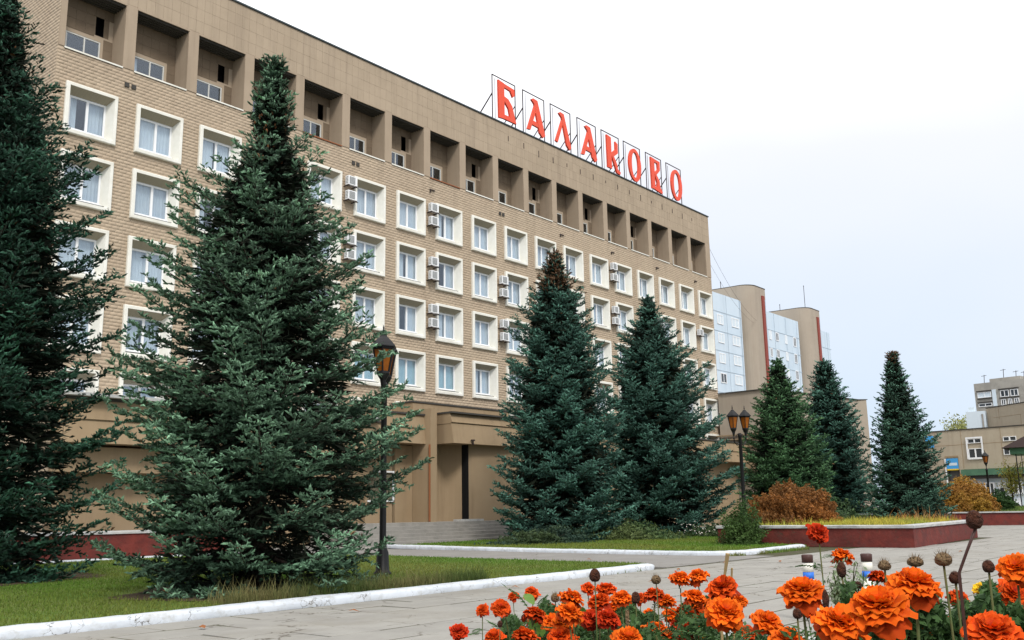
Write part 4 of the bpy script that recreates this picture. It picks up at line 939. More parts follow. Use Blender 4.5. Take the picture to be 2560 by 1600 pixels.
T2P = [(1, .01, .01), (.95, .25, .25), (.9, .55, .5), (.86, .9, .9), (.81, 1.3, 1.3), (.73, 1.9, 1.8), (.6, 2.1, 2.4), (.53, 2.6, 2.75), (.39, 2.75, 3.0), (.25, 2.9, 3.3), (.1, 3.0, 3.5), (0, 2.6, 3.0)]
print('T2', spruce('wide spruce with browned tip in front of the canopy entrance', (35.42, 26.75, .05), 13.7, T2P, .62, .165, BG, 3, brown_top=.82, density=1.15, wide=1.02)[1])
T3P = [(1, .01, .01), (.95, .25, .25), (.9, .6, .55), (.84, 1.1, 1.1), (.76, 1.7, 1.7), (.65, 2.2, 2.6), (.47, 2.7, 3.1), (.3, 3.0, 3.7), (.18, 3.2, 3.8), (.05, 3.0, 3.2), (0, 2.5, 2.9)]
print('T3', spruce('wide spruce right beside the brown-tipped one, reaching the hotel corner', (42.5, 25.97, .05), 12.4, T3P, .60, .165, BG, 4, density=1.1, wide=1.1)[1])
T4P = [(1, .01, .01), (.93, .35, .3), (.85, .7, .65), (.76, 1.3, 1.4), (.66, 1.9, 2.0), (.5, 2.5, 2.5), (.3, 3.0, 2.9), (.1, 3.2, 3.0), (0, 2.8, 2.8)]
print('T4', spruce('bright green spruce just right of the double street lamp', (58.2, 26, .05), 10.75, T4P, .50, .20, [(.010, .030, .013), (.12, .26, .11)], 5)[1])
T5P = [(1, .02, .02), (.92, .55, .5), (.82, 1.0, 1.1), (.72, 1.4, 1.5), (.6, 1.8, 2.0), (.45, 2.3, 2.3), (.25, 2.8, 2.7), (.1, 3, 2.8), (0, 2.6, 2.6)]
print('T5', spruce('dense dark spruce with blunt top between the bright green spruce and the lone one', (64, 25.2, .05), 11.3, T5P, .50, .20, BG, 6)[1])
T6P = [(1, .01, .01), (.94, .14, .12), (.9, .32, .3), (.8, .6, .7), (.7, .95, 1.1), (.6, 1.2, 1.5), (.45, 1.6, 1.9), (.3, 1.9, 2.2), (.15, 2.1, 2.4), (0, 2.1, 2.3)]
print('T6', spruce('slender lone spruce against the pale sky on the right', (58.86, 18.88, .05), 10.45, T6P, .48, .19, [(.009, .026, .017), (.10, .22, .15)], 7, brown_top=.92, density=.9, wide=1.1)[1])

# ================================================================= SHRUBS AND GROUND COVER
def leaf_cloud(name, P_, Nn, size, cols, mt='leaf', parent=None, kind=None):
    k = len(P_); a = nr.normal(size=(k, 3)); a -= Nn*(a*Nn).sum(1)[:, None]*.4; a /= np.linalg.norm(a, axis=1)[:, None]
    b = np.cross(a, nr.normal(size=(k, 3))); b /= np.linalg.norm(b, axis=1)[:, None]; s = size*nr.uniform(.6, 1.4, k)[:, None]
    V = np.stack([P_-a*s, P_+b*s*.42, P_+a*s, P_-b*s*.42], 1).reshape(-1, 3); F = np.arange(4*k).reshape(-1, 4)
    o = link(npmesh(name, V, F, cols), name, mt, parent)
    if kind: o['kind'] = kind
    return o
def shrub(name, label, c, rad, n_, size, ca, cb, seed, cat='shrub', squash=1, stems=14, lump=.12):
    t = thing(name, label, cat, (c[0], c[1], c[2]))
    g = np.random.default_rng(seed); d = g.normal(size=(n_, 3)); d[:, 2] = np.abs(d[:, 2])*1.0-.15; d /= np.linalg.norm(d, axis=1)[:, None]
    lum = 1+lump*1.5*sum(np.sin((d@g.normal(size=3))*f+g.uniform(0, 6)) for f in (4, 7, 11, 17, 23))/2
    r_ = (1-.33*g.random(n_)**1.6)*lum; P_ = d*np.array(rad)[None]*r_[:, None]; P_[:, 2] = np.maximum(P_[:, 2], -.0)+.05
    n1 = np.clip(.5+.8*np.sin(P_[:, 0]*1.7+seed)*np.sin(P_[:, 2]*2.1+1)+g.normal(0, .3, n_), 0, 1)[:, None]
    leaf_cloud('foliage', P_, d, size, np.array(ca)*(1-n1)+np.array(cb)*n1, parent=t)
    st = MB()
    for i in range(stems):
        a = g.uniform(0, 6.28); e_ = g.uniform(.5, .85); st.tube([(0.1*math.cos(a), .1*math.sin(a), -.05), (rad[0]*.3*math.cos(a), rad[1]*.3*math.sin(a), rad[2]*.4), (rad[0]*e_*math.cos(a), rad[1]*e_*math.sin(a), rad[2]*.75)], [.03, .02, .008], 4)
    st.build('stems', 'bark', t); return t
shrub('rust_shrub', 'broad dome shrub of rust brown foliage inside the red planter', (37.6, 16.6, .62), (2.15, 1.6, 1.5), 36000, .055, (.33, .125, .025), (.20, .09, .025), 31, lump=.09)
shrub('golden_shrub', 'rounded golden brown shrub behind the long retaining wall', (69.6, 18.9, .82), (2.6, 2.3, 2.05), 30000, .075, (.36, .21, .03), (.30, .14, .025), 32, lump=.08)
shrub('dark_green_shrub', 'small dark green shrub just right of the golden shrub', (72.9, 17.2, .85), (1.15, 1.0, 1.2), 9000, .07, (.02, .055, .015), (.04, .09, .02), 33)
shrub('green_shrub', 'feathery bright green shrub at the left corner of the red planter', (32.3, 16.2, .05), (.72, .66, 1.25), 11000, .045, (.035, .085, .02), (.07, .13, .03), 34, lump=.2)
shrub('juniper_shrub', 'low spreading bluish juniper at the foot of the brown-tipped spruce', (31.9, 25.0, .05), (1.9, 1.3, .5), 12000, .06, (.03, .065, .045), (.05, .08, .03), 35, lump=.25)
shrub('ragged_shrub', 'ragged green bush on the lawn below the two wide spruces', (37.2, 23.6, .05), (1.6, 1.2, .5), 5000, .07, (.05, .09, .03), (.09, .12, .04), 36, lump=.35)
shrub('low_green_shrub', 'low dark bush in the grass right under the wider of the middle spruces', (41.5, 21.8, .05), (1.3, 1.0, .4), 4000, .07, (.03, .06, .02), (.06, .09, .03), 37, lump=.35)
shrub('hedge_shrub', 'green bush filling the gap under the spruces behind the red planter', (46.5, 19.0, .1), (2.2, 1.5, 1.3), 9000, .09, (.02, .045, .018), (.05, .09, .03), 38, lump=.3)
# thin yellowish tree behind the flat roof, and the young tree before the shop front
def loose_tree(label, c, H_, r_, n_, size, ca, cb, seed):
    t = thing('broadleaf_tree', label, 'tree', c); g = np.random.default_rng(seed); wd = MB().tube([(0, 0, 0), (.05, 0, H_*.5), (0, .05, H_*.95)], [.10, .06, .02], 6); Q = []
    for i in range(26):
        a = g.uniform(0, 6.28); z0 = H_*g.uniform(.3, .8); e_ = np.array([math.cos(a)*r_*g.uniform(.5, 1), math.sin(a)*r_*g.uniform(.5, 1), z0+H_*g.uniform(.08, .25)])
        wd.tube([(0, 0, z0), e_*.5+np.array([0, 0, z0*.5+.1]), e_], [.03, .018, .007], 4); k = n_//26
        s = g.random((k, 1)); Q.append(np.array([0, 0, z0])*(1-s)+e_*s+g.normal(0, r_*.16, (k, 3)))
    wd.build('trunk', 'bark', t, True); Q = np.concatenate(Q); n1 = g.random((len(Q), 1))
    leaf_cloud('crown', Q, g.normal(size=Q.shape)/2, size, np.array(ca)*(1-n1)+np.array(cb)*n1, parent=t); return t
loose_tree('pale yellow tree top showing above the flat roof', (117.6, 31.1, 0), 11.6, 2.3, 5000, .16, (.34, .34, .12), (.22, .25, .08), 41)
loose_tree('young yellow green tree in front of the white shop windows', (83.3, 18.6, .9), 3.6, 1.3, 1500, .09, (.26, .30, .05), (.35, .27, .06), 42)
# planting on the red planter
ins = [(33.5, 11.0), (43.0, 11.7), (43.4, 17.1), (33.5, 17.1)]
P = scatter(ins, 40000, 60, 0)[:16000]; P = P[(P[:, 1] < 14.5) | (nr.random(len(P)) < .4)]
blades('yellow_ground_cover', P, .62, .16, .012, grasscol(P, (.52, .43, .06), (.33, .36, .06), 1.4, 8), wild=1.0)
P = np.c_[nr.uniform(38, 43.2, 260), nr.uniform(11.6, 13.4, 260)]
blades('orange_tufts', P, .64, .30, .016, grasscol(P, (.42, .14, .03), (.30, .19, .08), 2.2, 12), wild=1.2)
# pale daisies left of the green shrub
k = 80; P = np.c_[nr.uniform(31.3, 32.2, k), nr.uniform(16.9, 18.4, k), nr.uniform(.45, .95, k)]
leaf_cloud('white_daisies', P, nr.normal(size=(k, 3)), .03, np.tile((.6, .54, .5), (k, 1)), kind='stuff')

# ================================================================= STREET LAMPS
def lantern(parent, x, y, z, sc):
    def bl(mb, nm, mt, p=parent): o = mb.build(nm, mt, p); o.location = (x, y, z); o.scale = (sc, sc, sc); return o
    n6 = 6
    gl_ = MB().lathe([(.115, .14), (.20, .56)], n6); g_ = bl(gl_, 'lantern_glass', 'amber')
    fr_ = MB()
    for i in range(6):
        a = 2*math.pi*i/6; fr_.tube([(.118*math.cos(a), .118*math.sin(a), .13), (.207*math.cos(a), .207*math.sin(a), .57)], .016, 4)
    fr_.lathe([(.06, -.02), (.10, .04), (.135, .10), (.13, .145)], 6).lathe([(.21, .55), (.225, .57), (.225, .60), (.2, .61)], 6)
    bl(fr_, 'lantern_frame', 'black_iron')
    cp = MB().lathe([(.27, .60), (.262, .62), (.20, .69), (.13, .76), (.085, .80), (.06, .84), (.03, .85)], 6).lathe([(.012, .85), (.02, .89), (.03, .92), (.012, .95), (.018, .98), (.003, 1.03)], 6)
    bl(cp, 'lantern_cap', 'black_iron')
    bl(MB().lathe([(.02, -.28), (.035, -.24), (.02, -.18), (.045, -.10), (.06, -.02)], 8), 'lantern_foot', 'black_iron')
def lamp_post(label, base, H_, heads, rz, sc=1.0):
    t = thing('street_lamp', label, 'street lamp', base, rz, group='black street lamps with amber lanterns')
    MB().lathe([(.20, 0), (.20, .06), (.15, .12), (.13, .5), (.09, .6), (.075, .7), (.065, H_-.3), (.08, H_-.28), (.08, H_-.2), (.05, H_-.15)], 12).build('post', 'black_iron', t, True)
    if heads == 2:
        zl = H_-.10*sc
        for sx in (-1, 1):
            lantern(t, sx*.27*sc, 0, zl, sc)
            MB().tube([(0, 0, H_-.5), (sx*.14, 0, H_-.62), (sx*.25*sc, 0, H_-.5), (sx*.27*sc, 0, zl-.26*sc)], .022, 6).tube([(0, 0, H_-.25), (sx*.1, 0, H_-.18), (sx*.2, 0, H_-.3)], .014, 5).build('arm', 'black_iron', t)
    else: lantern(t, 0, 0, H_+.12*sc, sc)
    return t
dirr = math.atan2(cr0[1], cr0[0])
lamp_post('black double street lamp standing by the planter in front of the spruces', (33.95, 16.9, .0), 4.35, 2, dirr+.35, 1.0)
lamp_post('black street lamp half hidden behind the largest spruce, one lantern showing', (14.68, 16.02, .05), 4.42, 2, dirr+R(93), 1.2)
lamp_post('distant single black street lamp beside the golden shrub', (72.4, 17.6, .9), 3.0, 1, 0, 1.0)

# ================================================================= SMALL THINGS
def bollard(label, x, y, tilt):
    t = thing('painted_bollard', label, 'bollard', (x, y, 0), tilt, group='small painted bollards on the plaza')
    r_ = .065
    MB().lathe([(r_, 0), (r_, .50)], 16).build('white_base', 'cream_paint', t, True)
    MB().lathe([(r_+.002, .502), (r_+.002, .585)], 16).build('blue_band', 'blue_paint', t, True)
    MB().lathe([(r_, .587), (r_, .70)], 16).build('cream_band', 'cream_paint', t, True)
    MB().lathe([(r_+.004, .702), (r_+.006, .79), (r_-.006, .80)], 16).build('brown_cap', 'brown_cap', t, True)
q = spot(2018, 1395, 12.0); bollard('small bollard with blue and cream bands and brown cap above the orange blooms', q[0], q[1], 0)
q = spot(2166, 1396, 12.0); bollard('second small bollard half hidden by a pale sprig right of the banded one', q[0], q[1], 0)
# parked car
car = thing('parked_car', 'white parked car at the right edge behind the lawn', 'car', (float(spot(2582, 1255, 84)[0]), float(spot(2582, 1255, 84)[1]), .72), R(104))
body = [(-2.15, .35), (-2.2, .7), (-2.0, .95), (-1.35, 1.02), (-.75, 1.42), (.55, 1.45), (1.2, 1.02), (2.05, .85), (2.2, .6), (2.15, .35)]
def side_prism(poly, y0, y1, nar=.0):
    k = len(poly); vs = [(x, y0+nar*max(0, z-1.0), z) for x, z in poly]+[(x, y1-nar*max(0, z-1.0), z) for x, z in poly]
    return MB().add(vs, [tuple(range(k)), tuple(range(2*k-1, k-1, -1))]+[(i+k, (i+1) % k+k, (i+1) % k, i) for i in range(k)])
side_prism(body, -.85, .85, .45).build('body', 'car_white', car)
for s in (-1, 1):
    k = [(-1.15, 1.06), (-.72, 1.36), (.48, 1.38), (1.0, 1.06)]
    side_prism(k, s*.845-.012*0-(.0 if s > 0 else .0)-.015, s*.845+.015-0, .0).build('side_window', 'car_glass', car)
    for x in (-1.35, 1.35):
        wv = MB(); wv.lathe([(.1, -.1), (.31, -.1), (.33, -.06), (.33, .06), (.31, .1), (.1, .1)], 16); wh = wv.build('wheel', 'tyre', car, True); wh.location = (x, s*.78, .33); wh.rotation_euler = (R(90), 0, 0)
    MB().box(2.14, 2.2, s*.62-.15, s*.62+.15, .62, .76).build('headlight', 'plastic_white', car)
MB().add([(.58, -.6, 1.44), (.58, .6, 1.44), (1.24, .72, 1.035), (1.24, -.72, 1.035)], [(0, 1, 2, 3)]).build('windscreen', 'car_glass', car)
# dry leaves on the paving
LFX = sorted((1575, 1805, 1950, 1480, 2090, 2407, 1300, 1620, 900, 500, 1700)); LFN = dict(zip(LFX, ['leftmost', 'second from left', 'third from left', 'fourth from left', 'fifth from left', 'sixth from left', 'seventh from left', 'eighth from left', 'ninth from left', 'tenth from left', 'rightmost']))
lm_ = MB().add([(0, 0, 0), (.05, .02, .015), (.09, 0, .004), (.05, -.025, .012), (.045, 0, .022)], [(0, 3, 4), (0, 4, 1), (1, 4, 2), (4, 3, 2)]).mesh('fallen_leaf')
for (px, py) in ((1575, 1421), (1805, 1408), (1950, 1405), (1480, 1400), (2090, 1420), (2407, 1380), (1300, 1470), (1620, 1455), (900, 1530), (500, 1570), (1700, 1425)):
    d = spot(px, py, 1)-np.array([0, 0, EYE]); tt = -EYE/d[2]; p = np.array([0, 0, EYE])+d*tt
    o = link(lm_, 'fallen_leaf', 'leaf_dry', loc=(p[0], p[1], .006), rot=(0, 0, rnd.uniform(0, 6)))
    o.scale = (2, 2, 2); tag(o, f'{LFN[px]} of the brown dried leaves lying on the grey paving', 'leaf', 'dried leaves on the paving')

# ================================================================= MARIGOLD BED
bed = wallrun('flower_bed_planter', [(.35, -3.2), (5.2, -3.2), (5.2, 2.75), (2.2, 2.75), (.35, .6)], 0, .60, 'raised planter holding the marigolds nearest the camera', 'planter', cap=.22)
def petal_grid(L, Wd, curl, ruff, g, nu=5, nv=8):
    P_ = []; ph = g.uniform(0, 6)
    for i in range(nu+1):
        s = i/nu
        for j in range(nv+1):
            u = (j/nv-.5)*2; w_ = Wd*(.22+.88*math.sin(min(1, s*1.12)*math.pi*.5))*.56*(1-.22*(i == nu))
            ed = 1 if i == nu else 0
            x = L*s*(1-.30*u*u*s*s)+(g.uniform(-.04, .04)*L if ed else 0)
            P_.append((x, u*w_, L*(-curl*s*s+.10*s)+ruff*L*(math.sin(u*6.5+ph)*.11+math.sin(u*11+ph*2)*.05)*s**1.5+.05*L*abs(u)))
    F = [(i*(nv+1)+j, i*(nv+1)+j+1, (i+1)*(nv+1)+j+1, (i+1)*(nv+1)+j) for i in range(nu) for j in range(nv)]
    S_ = [(i+.5)/nu for i in range(nu) for j in range(nv)]
    return np.array(P_), np.array(F), np.array(S_)
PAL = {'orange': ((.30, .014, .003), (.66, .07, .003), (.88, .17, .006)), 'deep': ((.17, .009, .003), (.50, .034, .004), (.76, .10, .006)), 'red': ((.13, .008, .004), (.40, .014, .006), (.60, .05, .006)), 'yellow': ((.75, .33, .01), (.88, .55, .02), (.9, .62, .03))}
def bloom_meshes(kind, seed, double=True):
    """unit bloom (radius 1, z up): list of single outer petals and one ruffled heart"""
    g = random.Random(seed); lo, mi, hi = [np.array(c) for c in PAL[kind]]
    outer = []; heart = ([], [], []); off = 0
    layers = [(8, .86, .72, .78, -.16, .50), (9, 1.0, .72, .34, 0, .50), (8, .93, .70, .14, .08, .40), (9, .80, .60, .0, .14, .3), (9, .62, .50, -.25, .20, .2), (8, .46, .42, -.6, .23, .12), (7, .30, .32, -1.1, .25, .06)]
    for li, (n_, L, Wd, curl, z0, r0) in enumerate(layers):
        for i in range(n_):
            a = 2*math.pi*(i+.5*(li % 2)+g.uniform(-.2, .2))/n_
            P_, F, S_ = petal_grid(L*g.uniform(.82, 1.12), Wd*g.uniform(.85, 1.2), curl*g.uniform(.6, 1.3)+g.uniform(-.1, .1), g.uniform(.6, 1.3), g)
            tw = g.uniform(-.35, .35); tw *= .6; y, z = P_[:, 1]*math.cos(tw)-P_[:, 2]*math.sin(tw), P_[:, 1]*math.sin(tw)+P_[:, 2]*math.cos(tw)
            P_ = np.c_[P_[:, 0]*math.cos(a)-y*math.sin(a), P_[:, 0]*math.sin(a)+y*math.cos(a), z+z0]
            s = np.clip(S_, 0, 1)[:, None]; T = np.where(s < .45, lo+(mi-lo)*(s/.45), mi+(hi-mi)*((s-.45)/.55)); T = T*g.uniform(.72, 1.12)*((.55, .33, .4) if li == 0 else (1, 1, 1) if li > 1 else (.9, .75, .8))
            if li < 3: outer.append((P_, F, T))
            else: heart[0].append(P_); heart[1].append(F+off); heart[2].append(T); off += len(P_)
    return outer, (np.concatenate(heart[0]), np.concatenate(heart[1]), np.concatenate(heart[2]))
BLOOM = {}
for kd in PAL:
    for v_ in range(3 if kd in ('orange', 'deep') else 2):
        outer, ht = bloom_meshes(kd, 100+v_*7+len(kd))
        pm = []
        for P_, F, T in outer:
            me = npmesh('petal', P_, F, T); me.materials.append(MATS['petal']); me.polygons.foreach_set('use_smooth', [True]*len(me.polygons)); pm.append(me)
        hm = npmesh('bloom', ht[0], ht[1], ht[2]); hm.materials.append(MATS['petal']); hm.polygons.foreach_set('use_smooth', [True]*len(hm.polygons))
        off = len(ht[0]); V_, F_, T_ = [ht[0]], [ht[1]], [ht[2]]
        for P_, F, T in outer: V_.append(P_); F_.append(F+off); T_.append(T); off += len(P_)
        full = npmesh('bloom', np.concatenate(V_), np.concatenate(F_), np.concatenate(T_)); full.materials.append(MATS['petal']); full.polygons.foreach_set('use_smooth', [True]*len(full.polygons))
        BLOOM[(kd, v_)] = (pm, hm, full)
calyx_me = MB().lathe([(.03, -.95), (.055, -.8), (.16, -.55), (.25, -.3), (.27, -.1), (.34, .02)], 9).mesh('calyx'); calyx_me.materials.append(MATS['stem'])
def leaf_mesh(seed, n_=7):
    g = random.Random(seed); mb = MB(); L = 1.0
    mb.tube([(0, 0, 0), (.5, 0, .08), (1, 0, 0)], [.012, .009, .005], 3, False)
    for i in range(n_):
        x = .15+.8*i/n_; l_ = .34*(1-abs(i/n_-.4))*g.uniform(.8, 1.2); zb = .08*math.sin(x*math.pi)
        for sg in (-1, 1):
            dx, dy = .55*l_, sg*.85*l_; w_ = .055
            mb.add([(x, 0, zb), (x+dx*.5-w_*.6, dy*.5+sg*w_*.3, zb+.02), (x+dx, dy, zb-.04), (x+dx*.5+w_*.6, dy*.5-sg*w_*.3, zb+.01)], [(0, 1, 2, 3)])
    mb.add([(.95, 0, 0), (1.1, .05, .01), (1.28, 0, -.02), (1.1, -.05, .01)], [(0, 1, 2, 3)])
    me = mb.mesh('leaf'); me.materials.append(MATS['marigold_leaf']); return me
LEAF = [leaf_mesh(i) for i in range(3)]
def broad_leaf_mesh():
    mb = MB(); n_ = 6; vs = []
    for i in range(n_+1):
        s = i/n_; w_ = .30*math.sin(math.pi*min(1, s*.93+.05))**.8; z_ = .25*math.sin(s*2.2)
        vs += [(s, -w_, z_+.06), (s, 0, z_), (s, w_, z_+.06)]
    mb.add(vs, [(i*3+j, i*3+j+1, (i+1)*3+j+1, (i+1)*3+j) for i in range(n_) for j in range(2)])
    me = mb.mesh('broad_leaf'); me.materials.append(MATS['broad_leaf']); me.polygons.foreach_set('use_smooth', [True]*len(me.polygons)); return me
BLEAF = broad_leaf_mesh()
SOIL = .58
def stem_to(parent, rad, dx, dy, h, thick=.0018, mt='stem', nm='stem', bend=.3):
    pts = [(0, 0, -rad*.9)]+[(dx*s+bend*.04*math.sin(s*3.1), dy*s, -rad*.9-(h-rad*.9)*s) for s in (.25, .5, .75, 1)]
    return MB().tube(pts, [thick, thick, thick*1.2, thick*1.3, thick*1.5], 6).build(nm, mt, parent, True)
def marigold(px, py, w, kind, label, tilt=None, big=False, dia=.062, lv=2, t=None):
    t_ = t or FPX*dia/w; c = spot(px, py, t_); rad = w/2/FPX*t_
    o = thing('marigold', label, 'flower', c, 0, group='marigolds in the raised bed'); g = random.Random(int(px*7+py))
    v_ = g.randrange(3 if kind in ('orange', 'deep') else 2); pm, hm, full = BLOOM[(kind, v_)]
    head = hm if big else full
    tl = tilt if tilt is not None else (g.uniform(-.35, .35), g.uniform(-.35, .35)); rz = g.uniform(0, 6.28)
    # lean the face a little towards the open plaza side where the camera stands
    M_ = Matrix.Rotation(tl[0]+.12, 3, Vector((cr0[0], cr0[1], 0))) @ Matrix.Rotation(tl[1], 3, Vector((-cr0[1], cr0[0], 0))) @ Matrix.Rotation(rz, 3, 'Z')
    eu = M_.to_euler()
    b = link(head, 'bloom', None, o, rot=eu); b.scale = (rad, rad, rad*.78)
    if big:
        for me in pm: link(me, 'petal', None, b)
    cx = link(calyx_me, 'calyx', None, o, rot=eu); cx.scale = (rad, rad, rad)
    h = c[2]-SOIL; stem_to(o, rad, g.uniform(-.06, .06), g.uniform(-.06, .06), h)
    for i in range(lv):
        l_ = link(LEAF[g.randrange(3)], 'leaf', None, o, loc=(0, 0, -rad*1.2-g.uniform(.03, .12)), rot=(g.uniform(-.4, .4), g.uniform(-.5, .3), g.uniform(0, 6.28))); s = g.uniform(.045, .075); l_.scale = (s, s, s)
    return o
ORDN = ['leftmost', 'second from left', 'third from left', 'fourth from left', 'fifth from left', 'sixth from left', 'seventh from left', 'eighth from left', 'ninth from left', 'tenth from left', 'eleventh from left', 'twelfth from left', 'thirteenth from left', 'fourteenth from left', 'fifteenth from left', 'sixteenth from left', 'seventeenth from left', 'eighteenth from left', 'nineteenth from left', 'twentieth from left', 'sixth from right', 'fifth from right', 'fourth from right', 'third from right']
BIG = [(2046, 1329, 66, 'red', 'dark red marigold on a long bent stem rising before the red planter wall', (.75, .2)),
 (2107, 1388, 66, 'orange', 'flat orange marigold seen edge on between the two small bollards', (-.15, .25)),
 (2005, 1477, 128, 'orange', 'ragged orange marigold just below the banded bollard', (.2, -.1)),
 (2286, 1461, 152, 'orange', 'widest bright orange marigold, with layered wavy petals, right of centre', (.15, .1)),
 (2196, 1516, 182, 'orange', 'large orange marigold with dark red underside below the widest one', (.25, -.2)),
 (2100, 1558, 150, 'orange', 'large orange marigold with one upright petal at the lower edge', (.3, .15)),
 (2196, 1440, 58, 'deep', 'small half open orange marigold above the large layered ones', (-.3, .3)),
 (2540, 1418, 105, 'orange', 'bright orange marigold cut by the right edge of the photo', (.5, -.3)),
 (2535, 1482, 100, 'deep', 'deep red orange marigold drooping under the one at the right edge', (.7, 0)),
 (2457, 1471, 54, 'yellow', 'small yellow marigold near the right edge', (.3, 0)),
 (2520, 1540, 40, 'yellow', 'tiny yellow marigold low by the right edge', (.2, 0)),
 (2312, 1562, 118, 'orange', 'spiky orange marigold at the bottom edge left of the red orange one', (.6, .1)),
 (2484, 1578, 165, 'deep', 'large red orange marigold in the lower right corner', (.35, -.1)),
 (2398, 1494, 64, 'deep', 'rust coloured fading marigold right of the widest orange one', (.5, .4)),
 (1806, 1467, 98, 'deep', 'dark orange marigold on top of the middle clump', (.25, -.25)),
 (1813, 1530, 118, 'orange', 'spiky bright orange marigold in the middle clump', (.45, .1)),
 (1918, 1553, 92, 'orange', 'orange marigold at the right end of the middle clump', (.35, .2)),
 (1968, 1598, 105, 'orange', 'orange marigold cut by the bottom edge below the ragged one', (.2, 0)),
 (1848, 1500, 52, 'orange', 'small orange marigold tucked behind the middle clump on its right', None),
 (1252, 1517, 62, 'deep', 'orange marigold with a yellow centre beside a darker twin at the left of the bed', (.55, 0)),
 (1206, 1524, 42, 'deep', 'drooping dark orange marigold left of its yellow centred twin', (.6, -.5)),
 (1146, 1577, 56, 'red', 'lone round red marigold at the far left of the bed', (.5, 0))]
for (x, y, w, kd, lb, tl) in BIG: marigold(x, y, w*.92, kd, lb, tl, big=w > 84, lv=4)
SM = [(1283, 1489, 26, 'deep'), (1330, 1481, 36, 'deep'), (1430, 1494, 56, 'orange'), (1470, 1469, 34, 'deep'), (1515, 1471, 46, 'deep'), (1553, 1494, 48, 'orange'), (1498, 1502, 54, 'deep'), (1424, 1530, 58, 'orange'), (1528, 1520, 42, 'orange'),
 (1381, 1554, 50, 'orange'), (1374, 1520, 34, 'deep'), (1331, 1554, 32, 'deep'), (1311, 1590, 62, 'deep'), (1235, 1592, 48, 'deep'), (1400, 1590, 58, 'deep'), (1520, 1544, 56, 'red'), (1458, 1546, 42, 'orange'), (1635, 1484, 46, 'deep'), (1665, 1502, 44, 'orange'),
 (1700, 1444, 46, 'orange'), (1745, 1438, 46, 'orange'), (1735, 1491, 52, 'orange'), (1758, 1512, 50, 'orange'), (1711, 1522, 42, 'deep'), (1622, 1532, 28, 'orange'), (1716, 1577, 58, 'red'), (1688, 1590, 30, 'red'), (1570, 1596, 70, 'orange'), (1625, 1596, 46, 'red'), (1740, 1599, 56, 'yellow'), (1510, 1594, 32, 'red'), (1600, 1494, 30, 'deep'), (1645, 1560, 26, 'deep'), (1490, 1535, 34, 'deep'), (1350, 1536, 30, 'red'), (1270, 1545, 26, 'red'), (1595, 1545, 28, 'red'), (1680, 1535, 40, 'orange'), (1775, 1572, 44, 'deep'), (1870, 1580, 46, 'deep'), (1420, 1565, 30, 'red'), (2395, 1545, 40, 'deep'), (2240, 1585, 44, 'deep'), (2020, 1530, 36, 'deep')]
fr_ = random.Random(5)
for i in range(26):
    x = fr_.uniform(1270, 1790) if i < 20 else fr_.uniform(2130, 2540); SM.append((round(x), round(fr_.uniform(1535, 1598)), round(fr_.uniform(34, 58)), fr_.choice(['orange', 'deep', 'deep', 'red'])))
NM = {'orange': 'small bright orange marigolds', 'deep': 'small dark orange marigolds', 'red': 'small red marigolds', 'yellow': 'small yellow marigolds'}
for kd in PAL:
    for band, (lo_, hi_) in enumerate(((0, 1512), (1512, 1558), (1558, 1700))):
        L_ = sorted([s for s in SM if s[3] == kd and lo_ <= s[1] < hi_])
        bn = ('highest tier', 'middle tier', 'lowest tier')[band]
        for i, (x, y, w, _) in enumerate(L_):
            lb = f'{ORDN[i]} of the {NM[kd]} in the {bn} of the bed' if len(L_) > 1 else f'the one of the {NM[kd]} in the {bn} of the bed'
            marigold(x, y, w*1.25, kd, lb, None, lv=3, dia=.062)
# seed heads
def seed_head(px, py, w, h_, t_, mt, label, stem_end=None, ragged=False):
    c = spot(px, py, t_); r_ = w*.86/2/FPX*t_; hh = h_*.86/2/FPX*t_; o = thing('seed_head', label, 'seed head', c, 0, group='dried seed heads among the marigolds'); g = random.Random(int(px))
    mb = MB(); pr = [(.02*r_, -hh), (.55*r_, -hh*.92), (.9*r_, -hh*.55), (1.0*r_, -hh*.1), (.9*r_, hh*.35), (.62*r_, hh*.75), (.3*r_, hh*.95), (.02*r_, hh)]
    mb.lathe([(a*g.uniform(.93, 1.07), b) for a, b in pr], 14); mb.v = [(x*(1+g.uniform(-.05, .05)), y_*(1+g.uniform(-.05, .05)), z) for x, y_, z in mb.v]; mb.build('head', mt, o, True)
    br = MB(); k = 60 if not ragged else 90
    for i in range(k):
        a = g.uniform(0, 6.28); z_ = g.uniform(-.8, 1); q = math.sqrt(max(0, 1-z_*z_)); p = np.array([q*math.cos(a)*r_, q*math.sin(a)*r_, z_*hh]); L = r_*(.16 if not ragged else .45)
        d = p/np.linalg.norm(p)+np.array([0, 0, .6]); tn = np.cross(d, (0, 0, 1)); tn = tn/(np.linalg.norm(tn)+1e-9)*r_*.05
        br.add([p*.95-tn, p*.95+tn, p+d*L], [(0, 1, 2)])
    br.build('bristles', mt, o)
    h = c[2]-SOIL
    if stem_end is not None:
        e_ = spot(stem_end[0], stem_end[1], t_)-c; MB().tube([(0, 0, -hh*.95), e_*.5+np.array([0, 0, -.004]), e_, (e_[0]*1.1, e_[1]*1.1, -h)], [.0016, .0015, .0016, .002], 6).build('stem', 'dry_stalk' if mt == 'seed_pale' else 'brown_cap', o, True)
    else: stem_to(o, hh, g.uniform(-.04, .04), g.uniform(-.04, .04), h, .0013)
    return o
